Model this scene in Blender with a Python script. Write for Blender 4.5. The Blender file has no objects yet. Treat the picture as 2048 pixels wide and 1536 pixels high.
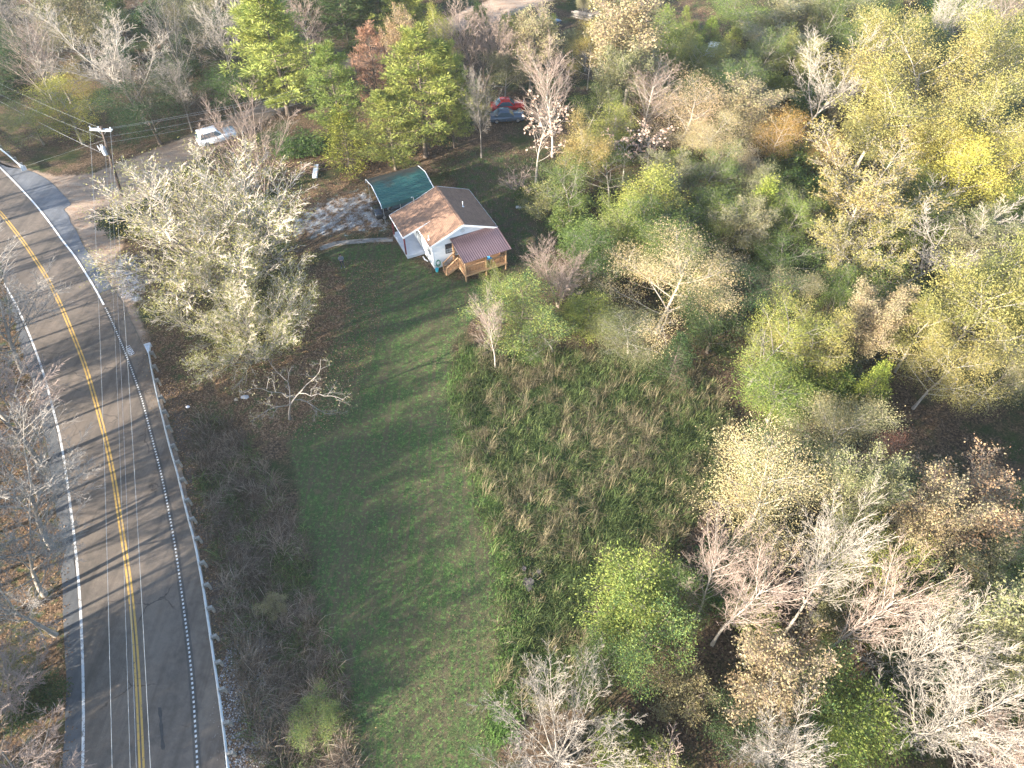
import bpy, bmesh, math, random
import numpy as np
from mathutils import Vector, Matrix, Quaternion

R = math.radians
C = bpy.context.scene.collection
# ------------------------------------------------------------------ camera
F_PX, PITCH, CAM_H = 1365.0, R(50.0), 46.0
cd = bpy.data.cameras.new("camera")
cam = bpy.data.objects.new("camera", cd); C.objects.link(cam)
cam.location = (0, 0, CAM_H)
cam.rotation_euler = (R(90) - PITCH, 0, 0)
cd.sensor_width = 36.0; cd.lens = F_PX / 2048 * 36.0
cd.clip_start = 0.5; cd.clip_end = 3000
bpy.context.scene.camera = cam
# ------------------------------------------------------------------ sky, sun, exposure
SUN_AZ, SUN_EL = R(213.0), R(17.0)          # where the sun stands (angle from +X)
w = bpy.data.worlds.new("World"); bpy.context.scene.world = w; w.use_nodes = True
nt = w.node_tree; bg = nt.nodes["Background"]
sky = nt.nodes.new("ShaderNodeTexSky"); sky.sky_type = 'NISHITA'; sky.sun_disc = False
sdx, sdy = math.cos(SUN_AZ), math.sin(SUN_AZ)
sky.sun_elevation = SUN_EL; sky.sun_rotation = math.atan2(sdx, sdy) % (2 * math.pi)
sky.air_density = 1.0; sky.dust_density = 1.0; sky.ozone_density = 1.5
nt.links.new(sky.outputs[0], bg.inputs[0]); bg.inputs[1].default_value = 0.115
sl = bpy.data.lights.new("sun", 'SUN'); sl.energy = 5.0; sl.angle = R(0.55); sl.color = (1.0, 0.9, 0.76)
sun = bpy.data.objects.new("sun", sl); C.objects.link(sun)
sun.rotation_euler = Vector((sdx * math.cos(SUN_EL), sdy * math.cos(SUN_EL), math.sin(SUN_EL))).to_track_quat('Z', 'Y').to_euler()
vs = bpy.context.scene.view_settings
vs.view_transform = 'Standard'; vs.look = 'None'; vs.gamma = 1.0; vs.use_curve_mapping = False
vs.exposure = 2.55
cy_ = bpy.context.scene.cycles
cy_.max_bounces = 6; cy_.diffuse_bounces = 3; cy_.transmission_bounces = 4; cy_.glossy_bounces = 2; cy_.transparent_max_bounces = 8

# ------------------------------------------------------------------ helpers
rnd = random.Random(7)
rng = np.random.default_rng(7)

def tag(o, label=None, cat=None, group=None, kind=None):
    if label: o["label"] = label
    if cat: o["category"] = cat
    if group: o["group"] = group
    if kind: o["kind"] = kind
    return o

def empty(name, loc=(0, 0, 0), rz=0.0, label=None, cat=None, group=None):
    o = bpy.data.objects.new(name, None); C.objects.link(o)
    o.empty_display_size = 0.2
    o.location = loc; o.rotation_euler = (0, 0, rz)
    return tag(o, label, cat, group)

def link(name, me, parent=None):
    o = bpy.data.objects.new(name, me); C.objects.link(o)
    if parent is not None: o.parent = parent
    return o

def mesh_np(name, verts, quads=None, tris=None, mats=(), qmi=None, tmi=None, col=None, smooth=False):
    verts = np.asarray(verts, np.float32).reshape(-1, 3)
    q = np.zeros((0, 4), np.int32) if quads is None else np.asarray(quads, np.int32).reshape(-1, 4)
    t = np.zeros((0, 3), np.int32) if tris is None else np.asarray(tris, np.int32).reshape(-1, 3)
    me = bpy.data.meshes.new(name)
    me.vertices.add(len(verts)); me.vertices.foreach_set("co", verts.ravel())
    nl = q.size + t.size
    me.loops.add(nl); me.loops.foreach_set("vertex_index", np.concatenate([q.ravel(), t.ravel()]))
    npoly = len(q) + len(t)
    me.polygons.add(npoly)
    st = np.concatenate([np.arange(len(q)) * 4, q.size + np.arange(len(t)) * 3]).astype(np.int32)
    me.polygons.foreach_set("loop_start", st)
    for m in mats: me.materials.append(m)
    if qmi is not None or tmi is not None:
        a = np.zeros(len(q), np.int32) if qmi is None else np.asarray(qmi, np.int32)
        b = np.zeros(len(t), np.int32) if tmi is None else np.asarray(tmi, np.int32)
        me.polygons.foreach_set("material_index", np.concatenate([a, b]))
    me.polygons.foreach_set("use_smooth", np.full(npoly, smooth))
    me.update(calc_edges=True)
    if col is not None:
        at_ = me.color_attributes.new("tint", 'FLOAT_COLOR', 'POINT')
        c4 = np.ones((len(verts), 4), np.float32); c4[:, :3] = col
        at_.data.foreach_set("color", c4.ravel())
    me.validate()
    return me

class MB:
    """collects boxes, bars, tubes and polygons; build() links them as one mesh object"""
    def __init__(s): s.v = []; s.f = []
    def add(s, vs_, fs):
        b = len(s.v); s.v += [tuple(v) for v in vs_]; s.f += [tuple(i + b for i in f) for f in fs]; return s
    def box(s, x0, y0, z0, x1, y1, z1):
        v = [(x0,y0,z0),(x1,y0,z0),(x1,y1,z0),(x0,y1,z0),(x0,y0,z1),(x1,y0,z1),(x1,y1,z1),(x0,y1,z1)]
        return s.add(v, [(3,2,1,0),(4,5,6,7),(0,1,5,4),(1,2,6,5),(2,3,7,6),(3,0,4,7)])
    def bar(s, a, b, wx, wz, up=(0, 0, 1)):
        a = Vector(a); b = Vector(b); d = (b - a).normalized(); u = Vector(up)
        if abs(d.dot(u)) > .98: u = Vector((1, 0, 0))
        x = d.cross(u).normalized() * wx / 2; z = x.cross(d).normalized() * wz / 2
        v = [a-x-z, a+x-z, a+x+z, a-x+z, b-x-z, b+x-z, b+x+z, b-x+z]
        return s.add(v, [(3,2,1,0),(4,5,6,7),(0,1,5,4),(1,2,6,5),(2,3,7,6),(3,0,4,7)])
    def tube(s, pts, r, k=8, caps=True):
        pts = [Vector(p) for p in pts]; n = len(pts); base = len(s.v)
        rs = r if isinstance(r, (list, tuple)) else [r] * n
        for i, p in enumerate(pts):
            d = (pts[min(i+1, n-1)] - pts[max(i-1, 0)]).normalized()
            u = Vector((0, 0, 1)) if abs(d.z) < .95 else Vector((1, 0, 0))
            x = d.cross(u).normalized(); y = x.cross(d).normalized()
            for j in range(k):
                a = 2 * math.pi * j / k
                s.v.append(tuple(p + (x * math.cos(a) + y * math.sin(a)) * rs[i]))
        for i in range(n - 1):
            for j in range(k):
                s.f.append((base+i*k+j, base+i*k+(j+1) % k, base+(i+1)*k+(j+1) % k, base+(i+1)*k+j))
        if caps:
            s.f.append(tuple(base + j for j in range(k))[::-1]); s.f.append(tuple(base+(n-1)*k+j for j in range(k)))
        return s
    def poly_prism(s, pts, off):
        pts = [Vector(p) for p in pts]; off = Vector(off); n = len(pts)
        v = pts + [p + off for p in pts]
        return s.add(v, [tuple(range(n))[::-1], tuple(range(n, 2*n))] + [(i, (i+1) % n, n+(i+1) % n, n+i) for i in range(n)])
    def build(s, name, m, parent=None, bevel=0.0, smooth=False):
        me = bpy.data.meshes.new(name); me.from_pydata([tuple(v) for v in s.v], [], s.f); me.update()
        bm = bmesh.new(); bm.from_mesh(me); bmesh.ops.recalc_face_normals(bm, faces=bm.faces)
        if bevel > 0:
            es = [e for e in bm.edges if len(e.link_faces) == 2 and e.calc_face_angle(0) > .6]
            bmesh.ops.bevel(bm, geom=es, offset=bevel, segments=1, affect='EDGES')
        for f in bm.faces: f.smooth = smooth
        bm.to_mesh(me); bm.free()
        me.materials.append(m)
        return link(name, me, parent)

# ------------------------------------------------------------------ materials
def new_mat(name):
    m = bpy.data.materials.new(name); m.use_nodes = True
    n = m.node_tree; b = n.nodes["Principled BSDF"]
    b.inputs["Specular IOR Level"].default_value = 0.25
    return m, n, b

def N(n, t, **k):
    x = n.nodes.new(t)
    for a, v in k.items(): setattr(x, a, v)
    return x

def noise(n, scale, detail=4, rough=.55, vec=None, dist=0.0):
    x = N(n, "ShaderNodeTexNoise"); x.inputs["Scale"].default_value = scale
    x.inputs["Detail"].default_value = detail; x.inputs["Roughness"].default_value = rough
    x.inputs["Distortion"].default_value = dist
    if vec is not None: n.links.new(vec, x.inputs["Vector"])
    return x

def ramp(n, fac, stops):
    x = N(n, "ShaderNodeValToRGB"); e = x.color_ramp.elements
    while len(e) < len(stops): e.new(0.5)
    for i, (p, c) in enumerate(stops):
        e[i].position = p; e[i].color = (*c, 1) if len(c) == 3 else c
    n.links.new(fac, x.inputs[0]); return x

def mix(n, fac, a, b, mode='MIX'):
    x = N(n, "ShaderNodeMix", data_type='RGBA', blend_type=mode)
    for s_, v in ((x.inputs[0], fac), (x.inputs[6], a), (x.inputs[7], b)):
        if isinstance(v, (int, float)): s_.default_value = v
        elif isinstance(v, tuple): s_.default_value = (*v, 1)
        else: n.links.new(v, s_)
    return x.outputs[2]

def math_n(n, op, a, b=None, c=None, clamp=False):
    x = N(n, "ShaderNodeMath", operation=op); x.use_clamp = clamp
    for i, v in enumerate((a, b, c)):
        if v is None: continue
        if isinstance(v, (int, float)): x.inputs[i].default_value = v
        else: n.links.new(v, x.inputs[i])
    return x.outputs[0]

def simple_mat(name, c, rough=.7, metal=0.0, var=.25, scale=6.0, spec=.3, bump=0.0, wear=None):
    m, n, b = new_mat(name)
    tc = N(n, "ShaderNodeTexCoord")
    nz = noise(n, scale, 6, .6, tc.outputs["Object"])
    c2 = tuple(v * (1 - var) for v in c); c3 = tuple(min(1, v * (1 + var * .6)) for v in c)
    col = ramp(n, nz.outputs[0], [(.3, c2), (.7, c3)]).outputs[0]
    if wear:
        nz2 = noise(n, wear[1], 5, .65, tc.outputs["Object"])
        f = ramp(n, nz2.outputs[0], [(wear[2], (0, 0, 0)), (wear[2] + .12, (1, 1, 1))]).outputs[0]
        col = mix(n, f, col, wear[0])
    n.links.new(col, b.inputs["Base Color"])
    b.inputs["Roughness"].default_value = rough; b.inputs["Metallic"].default_value = metal
    b.inputs["Specular IOR Level"].default_value = spec
    if bump:
        bp = N(n, "ShaderNodeBump"); bp.inputs["Strength"].default_value = bump; bp.inputs["Distance"].default_value = .02
        nz3 = noise(n, scale * 6, 5, .6, tc.outputs["Object"])
        n.links.new(nz3.outputs[0], bp.inputs["Height"]); n.links.new(bp.outputs[0], b.inputs["Normal"])
    return m

def leaf_mat(name, stops, transl=.35, tree_var=.25):
    """leaf colour picked per leaf (each leaf is an island) and shifted a little per tree"""
    m, n, b = new_mat(name)
    geo = N(n, "ShaderNodeNewGeometry"); oi = N(n, "ShaderNodeObjectInfo")
    k = len(stops)
    col = ramp(n, geo.outputs["Random Per Island"], [(i / max(1, k - 1), c) for i, c in enumerate(stops)]).outputs[0]
    tc = N(n, "ShaderNodeTexCoord"); cl = noise(n, .9, 3, .6, tc.outputs["Object"]).outputs[0]
    mean = tuple(sum(c[i] for c in stops) / k for i in range(3))
    col = mix(n, ramp(n, cl, [(.42, (0,0,0)), (.62, (.75,.75,.75))]).outputs[0], col, mix(n, .5, col, (mean[0] * 1.25, mean[1] * .95, mean[2] * .8), 'MIX'))
    hs = N(n, "ShaderNodeHueSaturation")
    n.links.new(math_n(n, 'MULTIPLY_ADD', oi.outputs["Random"], .05, .475), hs.inputs["Hue"])
    n.links.new(math_n(n, 'MULTIPLY_ADD', oi.outputs["Random"], -tree_var, 1 + tree_var * .5), hs.inputs["Value"])
    n.links.new(col, hs.inputs["Color"])
    n.links.new(hs.outputs[0], b.inputs["Base Color"]); b.inputs["Roughness"].default_value = .6
    b.inputs["Specular IOR Level"].default_value = .2
    tr = N(n, "ShaderNodeBsdfTranslucent"); n.links.new(hs.outputs[0], tr.inputs[0])
    ms = N(n, "ShaderNodeMixShader"); ms.inputs[0].default_value = transl
    n.links.new(b.outputs[0], ms.inputs[1]); n.links.new(tr.outputs[0], ms.inputs[2])
    n.links.new(ms.outputs[0], n.nodes["Material Output"].inputs[0])
    return m

def tint_mat(name, transl=.2, rough=.8):
    m, n, b = new_mat(name)
    a = N(n, "ShaderNodeAttribute", attribute_name="tint")
    n.links.new(a.outputs["Color"], b.inputs["Base Color"]); b.inputs["Roughness"].default_value = rough
    b.inputs["Specular IOR Level"].default_value = .15
    tr = N(n, "ShaderNodeBsdfTranslucent"); n.links.new(a.outputs["Color"], tr.inputs[0])
    ms = N(n, "ShaderNodeMixShader"); ms.inputs[0].default_value = transl
    n.links.new(b.outputs[0], ms.inputs[1]); n.links.new(tr.outputs[0], ms.inputs[2])
    n.links.new(ms.outputs[0], n.nodes["Material Output"].inputs[0])
    return m

BARK = {
 'pale': simple_mat('bark_pale', (.27, .24, .205), .85, var=.35, scale=5, bump=.4),
 'grey': simple_mat('bark_grey', (.19, .168, .147), .9, var=.4, scale=5, bump=.5),
 'dark': simple_mat('bark_dark', (.12, .095, .075), .9, var=.4, scale=5, bump=.5),
 'pink': simple_mat('bark_pinkish', (.23, .175, .145), .88, var=.3, scale=5, bump=.4),
 'twig': simple_mat('twigs_pale_tan', (.46, .4, .33), .85, var=.3, scale=5),
 'white': simple_mat('bark_white', (.35, .315, .27), .8, var=.3, scale=4, bump=.3, wear=((.25, .2, .16), 3.0, .62)),
}
LEAF = {
 'oak': leaf_mat('leaf_yellow_olive', [(.13,.13,.04),(.25,.24,.075),(.34,.3,.11),(.22,.22,.075)]),
 'gold': leaf_mat('leaf_gold', [(.25,.25,.05),(.43,.38,.09),(.32,.33,.07)]),
 'pale': leaf_mat('leaf_cream', [(.25,.22,.1),(.42,.35,.19),(.5,.42,.26),(.3,.3,.12)]),
 'green': leaf_mat('leaf_green', [(.035,.07,.02),(.08,.135,.036),(.15,.19,.05)]),
 'bright': leaf_mat('leaf_bright_green', [(.09,.14,.03),(.19,.24,.055),(.29,.3,.08)]),
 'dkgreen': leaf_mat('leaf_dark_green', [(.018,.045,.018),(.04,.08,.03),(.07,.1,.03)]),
 'bluegr': leaf_mat('leaf_blue_green', [(.06,.12,.05),(.1,.17,.06),(.22,.25,.06),(.14,.2,.06)]),
 'willow': leaf_mat('leaf_willow', [(.15,.155,.05),(.26,.265,.09),(.33,.315,.15)]),
 'sage': leaf_mat('leaf_sage', [(.1,.12,.055),(.2,.21,.1),(.27,.25,.14)]),
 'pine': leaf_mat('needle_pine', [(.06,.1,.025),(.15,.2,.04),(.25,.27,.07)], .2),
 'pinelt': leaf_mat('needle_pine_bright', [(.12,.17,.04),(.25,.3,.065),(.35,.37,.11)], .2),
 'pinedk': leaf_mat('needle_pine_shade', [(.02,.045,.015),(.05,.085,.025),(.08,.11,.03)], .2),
 'deadp': leaf_mat('needle_dead', [(.13,.075,.045),(.23,.14,.085),(.28,.19,.125)], .15),
 'red': leaf_mat('leaf_dull_red', [(.14,.05,.04),(.25,.1,.075),(.32,.17,.12)]),
 'rust': leaf_mat('leaf_rust', [(.2,.11,.065),(.32,.21,.13),(.38,.3,.19)]),
 'brown': leaf_mat('leaf_brown_pink', [(.17,.135,.08),(.29,.24,.14),(.37,.32,.2),(.23,.22,.09)]),
 'orange': leaf_mat('leaf_orange', [(.26,.16,.05),(.36,.24,.07),(.28,.25,.09)]),
 'syc': leaf_mat('leaf_pink_tan', [(.27,.19,.14),(.38,.29,.22),(.42,.34,.27)]),
 'cedar': leaf_mat('leaf_cedar', [(.07,.12,.02),(.17,.22,.035),(.27,.3,.06)], .2),
}
TINT = tint_mat('blades_and_litter')

# ------------------------------------------------------------------ terrain and pixel-to-ground survey
RAIL_PX = [(297,698),(305,745),(314,787),(325,831),(338,886),(355,944),(373,1020),(391,1087),(407,1174),(420,1262),(434,1356),(447,1450),(457,1534)]
SP, CP = math.sin(PITCH), math.cos(PITCH)

def ray(px, py, z):
    u = (px - 1024) / F_PX; v = (py - 768) / F_PX
    t = (CAM_H - z) / (SP + v * CP)
    return u * t, (CP - v * SP) * t

_rail = [ray(x, y, .7) for x, y in RAIL_PX]
_ry = np.array([p[1] for p in _rail][::-1]); _rx = np.array([p[0] for p in _rail][::-1])

def terrain(x, y):
    x = np.asarray(x, float); y = np.asarray(y, float)
    rx = np.interp(y, _ry, _rx); d = x - rx
    sm = lambda a: np.clip(a, 0, 1) ** 2 * (3 - 2 * np.clip(a, 0, 1))
    z = -0.55 * np.exp(-((d - 4.2) / 2.2) ** 2) * sm((50 - y) / 9)
    z = z - np.minimum(0.03 * np.maximum(0, x - 3), 2.2)
    wood = sm((x - 8) / 8) + sm((y - 84) / 10)
    z = z + np.minimum(wood, 1) * (.22 * np.sin(x * .31 + 1) * np.cos(y * .27) + .1 * np.sin(x * .9 + y * .7))
    lw = -44 + .0 * y
    z = z + np.minimum(.10 * np.maximum(0, (-32 - x) - np.maximum(0, (y - 22)) * .62), 3.0)
    return z

def tz(x, y): return float(terrain(x, y))

def at(px, py, dz=0.0):
    z = 0.0
    for _ in range(12):
        x, y = ray(px, py, z + dz); z = tz(x, y)
    return Vector((x, y, z))

def polydist(poly, X, Y):
    """signed distance to polygon, positive inside"""
    P = np.array(poly, float); n = len(P)
    dmin = np.full(X.shape, 1e9); ins = np.zeros(X.shape, bool)
    for i in range(n):
        a = P[i]; b = P[(i + 1) % n]; e = b - a
        t = np.clip(((X - a[0]) * e[0] + (Y - a[1]) * e[1]) / max(1e-9, e @ e), 0, 1)
        dmin = np.minimum(dmin, np.hypot(X - a[0] - t * e[0], Y - a[1] - t * e[1]))
        c = (a[1] > Y) != (b[1] > Y)
        with np.errstate(divide='ignore', invalid='ignore'):
            xi = (b[0] - a[0]) * (Y - a[1]) / (b[1] - a[1]) + a[0]
        ins ^= c & (X < xi)
    return np.where(ins, dmin, -dmin)

def gpoly(pts): return [tuple(at(x, y)[:2]) for x, y in pts]

Z_LAWN = gpoly([(600,1000),(575,880),(640,800),(660,700),(700,620),(690,560),(650,500),(785,486),(830,525),(900,560),(1010,560),(945,640),(905,690),(905,780),(940,900),(980,1010),(1010,1110),(1022,1230),(1012,1400),(990,1536),(960,1750),(740,1750),(690,1536),(660,1400),(620,1200),(590,1080)])
Z_FIELD = gpoly([(905,780),(940,900),(980,1010),(1010,1110),(1022,1230),(1012,1400),(1190,1420),(1200,1250),(1330,1090),(1440,960),(1450,800),(1330,730),(1150,700),(945,700)])
Z_BRUSH = gpoly([(400,830),(470,880),(540,960),(596,1080),(630,1250),(680,1400),(700,1536),(720,1750),(560,1750),(530,1536),(480,1300),(440,1100),(405,930)])
Z_LITTER = gpoly([(300,640),(420,690),(520,700),(560,610),(640,520),(770,520),(760,640),(690,760),(640,830),(570,880),(470,880),(400,830),(345,800),(320,740)])
Z_DIRT = gpoly([(-60,300),(60,338),(110,352),(180,348),(250,322),(330,290),(430,248),(520,208),(560,190),(640,142),(700,112),(860,52),(930,18),(1010,-8),(1130,-12),(1010,38),(910,66),(830,92),(720,140),(650,170),(575,215),(500,258),(440,290),(350,350),(260,420),(235,520),(275,620),(300,690),(268,740),(240,640),(150,460),(60,380)])
Z_YARD = gpoly([(560,420),(620,360),(720,345),(770,430),(790,470),(700,480),(600,490),(540,470)])
Z_GRAVEL = gpoly([(590,440),(640,410),(690,395),(725,385),(770,420),(775,450),(720,455),(680,460),(630,470),(600,470)])
Z_GRAVEL2 = gpoly([(235,520),(262,512),(285,560),(275,600),(245,590)])
Z_BACK = gpoly([(880,330),(960,300),(1100,330),(1120,420),(1090,560),(1010,570),(1000,470),(930,380)])
Z_VERGE = gpoly([(300,700),(330,800),(360,930),(400,1090),(425,1250),(445,1400),(465,1560),(480,1750),(600,1750),(535,1560),(485,1300),(455,1130),(410,940),(360,790)])
Z_CLEAR = gpoly([(1310,18),(1420,12),(1460,45),(1430,80),(1470,130),(1500,150),(1420,165),(1360,135),(1375,90),(1340,60)])
Z_LEFT = gpoly([(-60,500),(20,640),(60,760),(95,900),(120,1060),(135,1250),(140,1536),(120,1750),(-400,1750),(-300,1000),(-250,500)])

gx = np.concatenate([np.linspace(-700, -112, 22), np.arange(-105, 106, .8), np.linspace(112, 700, 22)])
gy = np.concatenate([np.linspace(-500, -16, 16), np.arange(-12, 148, .8), np.linspace(152, 900, 24)])
GX, GY = np.meshgrid(gx, gy)
GZ = terrain(GX, GY)
sg = lambda poly, w_=.7: 1 / (1 + np.exp(-np.clip(polydist(poly, GX, GY) / w_, -30, 30)))
mk = {'lawn': sg(Z_LAWN, .5), 'dirt': sg(Z_DIRT, .6), 'gravel': np.maximum(sg(Z_GRAVEL, 1.2), sg(Z_GRAVEL2, .9)), 'field': sg(Z_FIELD, .5),
      'litter': np.maximum(np.maximum(sg(Z_LITTER, 1.0), sg(Z_YARD, 1.0) * .8), np.maximum(sg(Z_LEFT, .8), sg(Z_CLEAR, 1.2))), 'verge': np.maximum(sg(Z_VERGE, .6), .0), 'brush': sg(Z_BRUSH, .7), 'back': sg(Z_BACK, 1.5)}

def ground_material():
    m, n, b = new_mat("ground_mix")
    tc = N(n, "ShaderNodeTexCoord"); V = tc.outputs["Object"]
    A = N(n, "ShaderNodeAttribute", attribute_name="mask_a"); B = N(n, "ShaderNodeAttribute", attribute_name="mask_b")
    sa = N(n, "ShaderNodeSeparateColor"); n.links.new(A.outputs["Color"], sa.inputs[0])
    sb = N(n, "ShaderNodeSeparateColor"); n.links.new(B.outputs["Color"], sb.inputs[0])
    big = noise(n, .22, 5, .6, V).outputs[0]; mid = noise(n, 1.1, 6, .62, V).outputs[0]
    fine = noise(n, 7, 6, .7, V).outputs[0]; vfine = noise(n, 28, 4, .75, V).outputs[0]
    leaf = N(n, "ShaderNodeTexVoronoi"); leaf.inputs["Scale"].default_value = 9.0; n.links.new(V, leaf.inputs["Vector"])
    leafc = N(n, "ShaderNodeSeparateColor"); n.links.new(leaf.outputs["Color"], leafc.inputs[0])
    def edge(mask, amt=.9):
        j = math_n(n, 'MULTIPLY_ADD', math_n(n, 'SUBTRACT', mid, .5), amt, mask)
        j = math_n(n, 'MULTIPLY_ADD', math_n(n, 'SUBTRACT', fine, .5), amt * .6, j)
        return math_n(n, 'MULTIPLY', math_n(n, 'SUBTRACT', j, .4), 5.0, clamp=True)
    # woodland floor: dead leaves, dark humus, some green
    wood = ramp(n, leafc.outputs[0], [(0, (.035,.026,.018)), (.45, (.075,.052,.034)), (.8, (.12,.08,.05)), (1, (.17,.12,.08))]).outputs[0]
    wood = mix(n, ramp(n, big, [(.48, (0,0,0)), (.62, (1,1,1))]).outputs[0], wood, ramp(n, fine, [(.35, (.02,.03,.012)), (.7, (.055,.075,.024))]).outputs[0])
    # lawn: mown green with thatch and tyre-like streaks
    lg = ramp(n, fine, [(.3, (.026,.043,.016)), (.55, (.058,.1,.031)), (.75, (.11,.155,.05))]).outputs[0]
    th = ramp(n, vfine, [(.3, (.055,.045,.03)), (.7, (.13,.1,.065))]).outputs[0]
    lm = math_n(n, 'ADD', math_n(n, 'MULTIPLY', big, .7), math_n(n, 'MULTIPLY', mid, .55))
    lawn = mix(n, ramp(n, lm, [(.55, (0,0,0)), (.72, (1,1,1))]).outputs[0], lg, mix(n, .6, lg, th))
    mapn = N(n, "ShaderNodeMapping"); n.links.new(V, mapn.inputs[0]); mapn.inputs["Rotation"].default_value = (0, 0, R(11)); mapn.inputs["Scale"].default_value = (2.6, .12, 1)
    st = noise(n, 1.0, 3, .5, mapn.outputs[0]).outputs[0]
    lawn = mix(n, ramp(n, st, [(.46, (0,0,0)), (.62, (.75,.75,.75))]).outputs[0], lawn, th)
    clov = noise(n, 3.4, 5, .7, V).outputs[0]
    lawn = mix(n, ramp(n, clov, [(.53, (0,0,0)), (.63, (1,1,1))]).outputs[0], lawn, (.105, .185, .05))
    lawn = mix(n, ramp(n, noise(n, 1.9, 6, .7, V, 1.0).outputs[0], [(.53, (0,0,0)), (.64, (.85,.85,.85))]).outputs[0], lawn, (.125, .095, .058))
    # litter: brown leaves over thin grass
    lit = ramp(n, leafc.outputs[1], [(0, (.05,.035,.022)), (.5, (.12,.075,.045)), (.85, (.2,.125,.075)), (1, (.28,.19,.12))]).outputs[0]
    lit = mix(n, ramp(n, mid, [(.5, (0,0,0)), (.66, (.8,.8,.8))]).outputs[0], lit, lg)
    # bare dirt track with ruts and gravel
    dm = N(n, "ShaderNodeMapping"); n.links.new(V, dm.inputs[0]); dm.inputs["Rotation"].default_value = (0, 0, R(-38)); dm.inputs["Scale"].default_value = (.25, 2.0, 1)
    dst = noise(n, .9, 5, .6, dm.outputs[0]).outputs[0]
    dirt = ramp(n, math_n(n, 'ADD', math_n(n, 'MULTIPLY', dst, .6), math_n(n, 'MULTIPLY', vfine, .4)), [(.3, (.17,.125,.09)), (.5, (.29,.22,.165)), (.7, (.4,.33,.27))]).outputs[0]
    dirt = mix(n, ramp(n, mid, [(.52, (0,0,0)), (.68, (.7,.7,.7))]).outputs[0], dirt, (.27, .16, .1))
    # white limestone gravel in patches
    grv = ramp(n, vfine, [(.3, (.33,.33,.335)), (.65, (.62,.62,.63))]).outputs[0]
    # roadside verge: grey gravel and dead stems
    vg = ramp(n, vfine, [(.3, (.055,.045,.038)), (.55, (.12,.1,.088)), (.75, (.24,.22,.2))]).outputs[0]
    vg = mix(n, ramp(n, mid, [(.42, (0,0,0)), (.6, (.9,.9,.9))]).outputs[0], vg, ramp(n, leafc.outputs[2], [(0, (.05,.035,.025)), (1, (.15,.1,.065))]).outputs[0])
    fld = ramp(n, fine, [(.3, (.02,.035,.012)), (.6, (.05,.08,.022)), (.8, (.1,.09,.045))]).outputs[0]
    brs = ramp(n, fine, [(.3, (.05,.036,.026)), (.6, (.11,.08,.057)), (.8, (.06,.08,.035))]).outputs[0]
    bck = mix(n, ramp(n, mid, [(.4, (0,0,0)), (.62, (1,1,1))]).outputs[0], ramp(n, fine, [(.3, (.06,.045,.032)), (.7, (.14,.105,.075))]).outputs[0], lg)
    col = wood
    sc = A.outputs["Alpha"]
    col = mix(n, edge(sb.outputs[2], 1.0), col, bck)
    col = mix(n, edge(sb.outputs[0]), col, lit)
    col = mix(n, edge(sa.outputs[0], .55), col, lawn)
    col = mix(n, edge(sa.outputs[2], .5), col, fld)
    col = mix(n, edge(sb.outputs[1], .8), col, vg)
    col = mix(n, edge(B.outputs["Alpha"], .8), col, brs)
    col = mix(n, edge(sa.outputs[1], .7), col, dirt)
    gm = math_n(n, 'MULTIPLY', edge(A.outputs["Alpha"], .9), ramp(n, math_n(n, 'ADD', math_n(n, 'MULTIPLY', mid, .75), math_n(n, 'MULTIPLY', fine, .3)), [(.46, (0,0,0)), (.66, (1,1,1))]).outputs[0])
    col = mix(n, gm, col, grv)
    n.links.new(col, b.inputs["Base Color"]); b.inputs["Roughness"].default_value = .95
    b.inputs["Specular IOR Level"].default_value = .1
    bp = N(n, "ShaderNodeBump"); bp.inputs["Strength"].default_value = .9; bp.inputs["Distance"].default_value = .12
    hh = math_n(n, 'ADD', math_n(n, 'MULTIPLY', fine, .8), math_n(n, 'MULTIPLY', vfine, .5))
    n.links.new(hh, bp.inputs["Height"]); n.links.new(bp.outputs[0], b.inputs["Normal"])
    return m

GM = ground_material()
def build_ground():
    ny, nx = GX.shape
    cA = np.stack([mk['lawn'], mk['dirt'], mk['field'], mk['gravel']], -1)
    cB = np.stack([mk['litter'], mk['verge'], mk['back'], mk['brush']], -1)
    idx = np.arange(nx * ny).reshape(ny, nx)
    q = np.stack([idx[:-1, :-1], idx[:-1, 1:], idx[1:, 1:], idx[1:, :-1]], -1).reshape(-1, 4)
    fc = lambda a: a.ravel()[q].mean(1)
    zone = np.zeros(len(q), int)
    for zi, key in ((6, 'back'), (2, 'litter'), (1, 'lawn'), (3, 'field'), (4, 'verge'), (4, 'brush'), (5, 'dirt')):
        zone[fc(mk[key]) > .5] = zi
    names = ["woodland_floor", "lawn", "leafy_ground", "weedy_field", "verge", "dirt_track", "back_yard"]
    for zi, nm in enumerate(names):
        f = q[zone == zi]
        if not len(f): continue
        u, inv = np.unique(f, return_inverse=True)
        me = mesh_np(nm, np.stack([GX.ravel()[u], GY.ravel()[u], GZ.ravel()[u]], -1), inv.reshape(-1, 4), mats=[GM], smooth=True)
        for an, c in (("mask_a", cA), ("mask_b", cB)):
            a = me.color_attributes.new(an, 'FLOAT_COLOR', 'POINT')
            a.data.foreach_set("color", c.reshape(-1, 4)[u].astype(np.float32).ravel())
        tag(link(nm, me), kind='structure')
build_ground()

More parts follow.
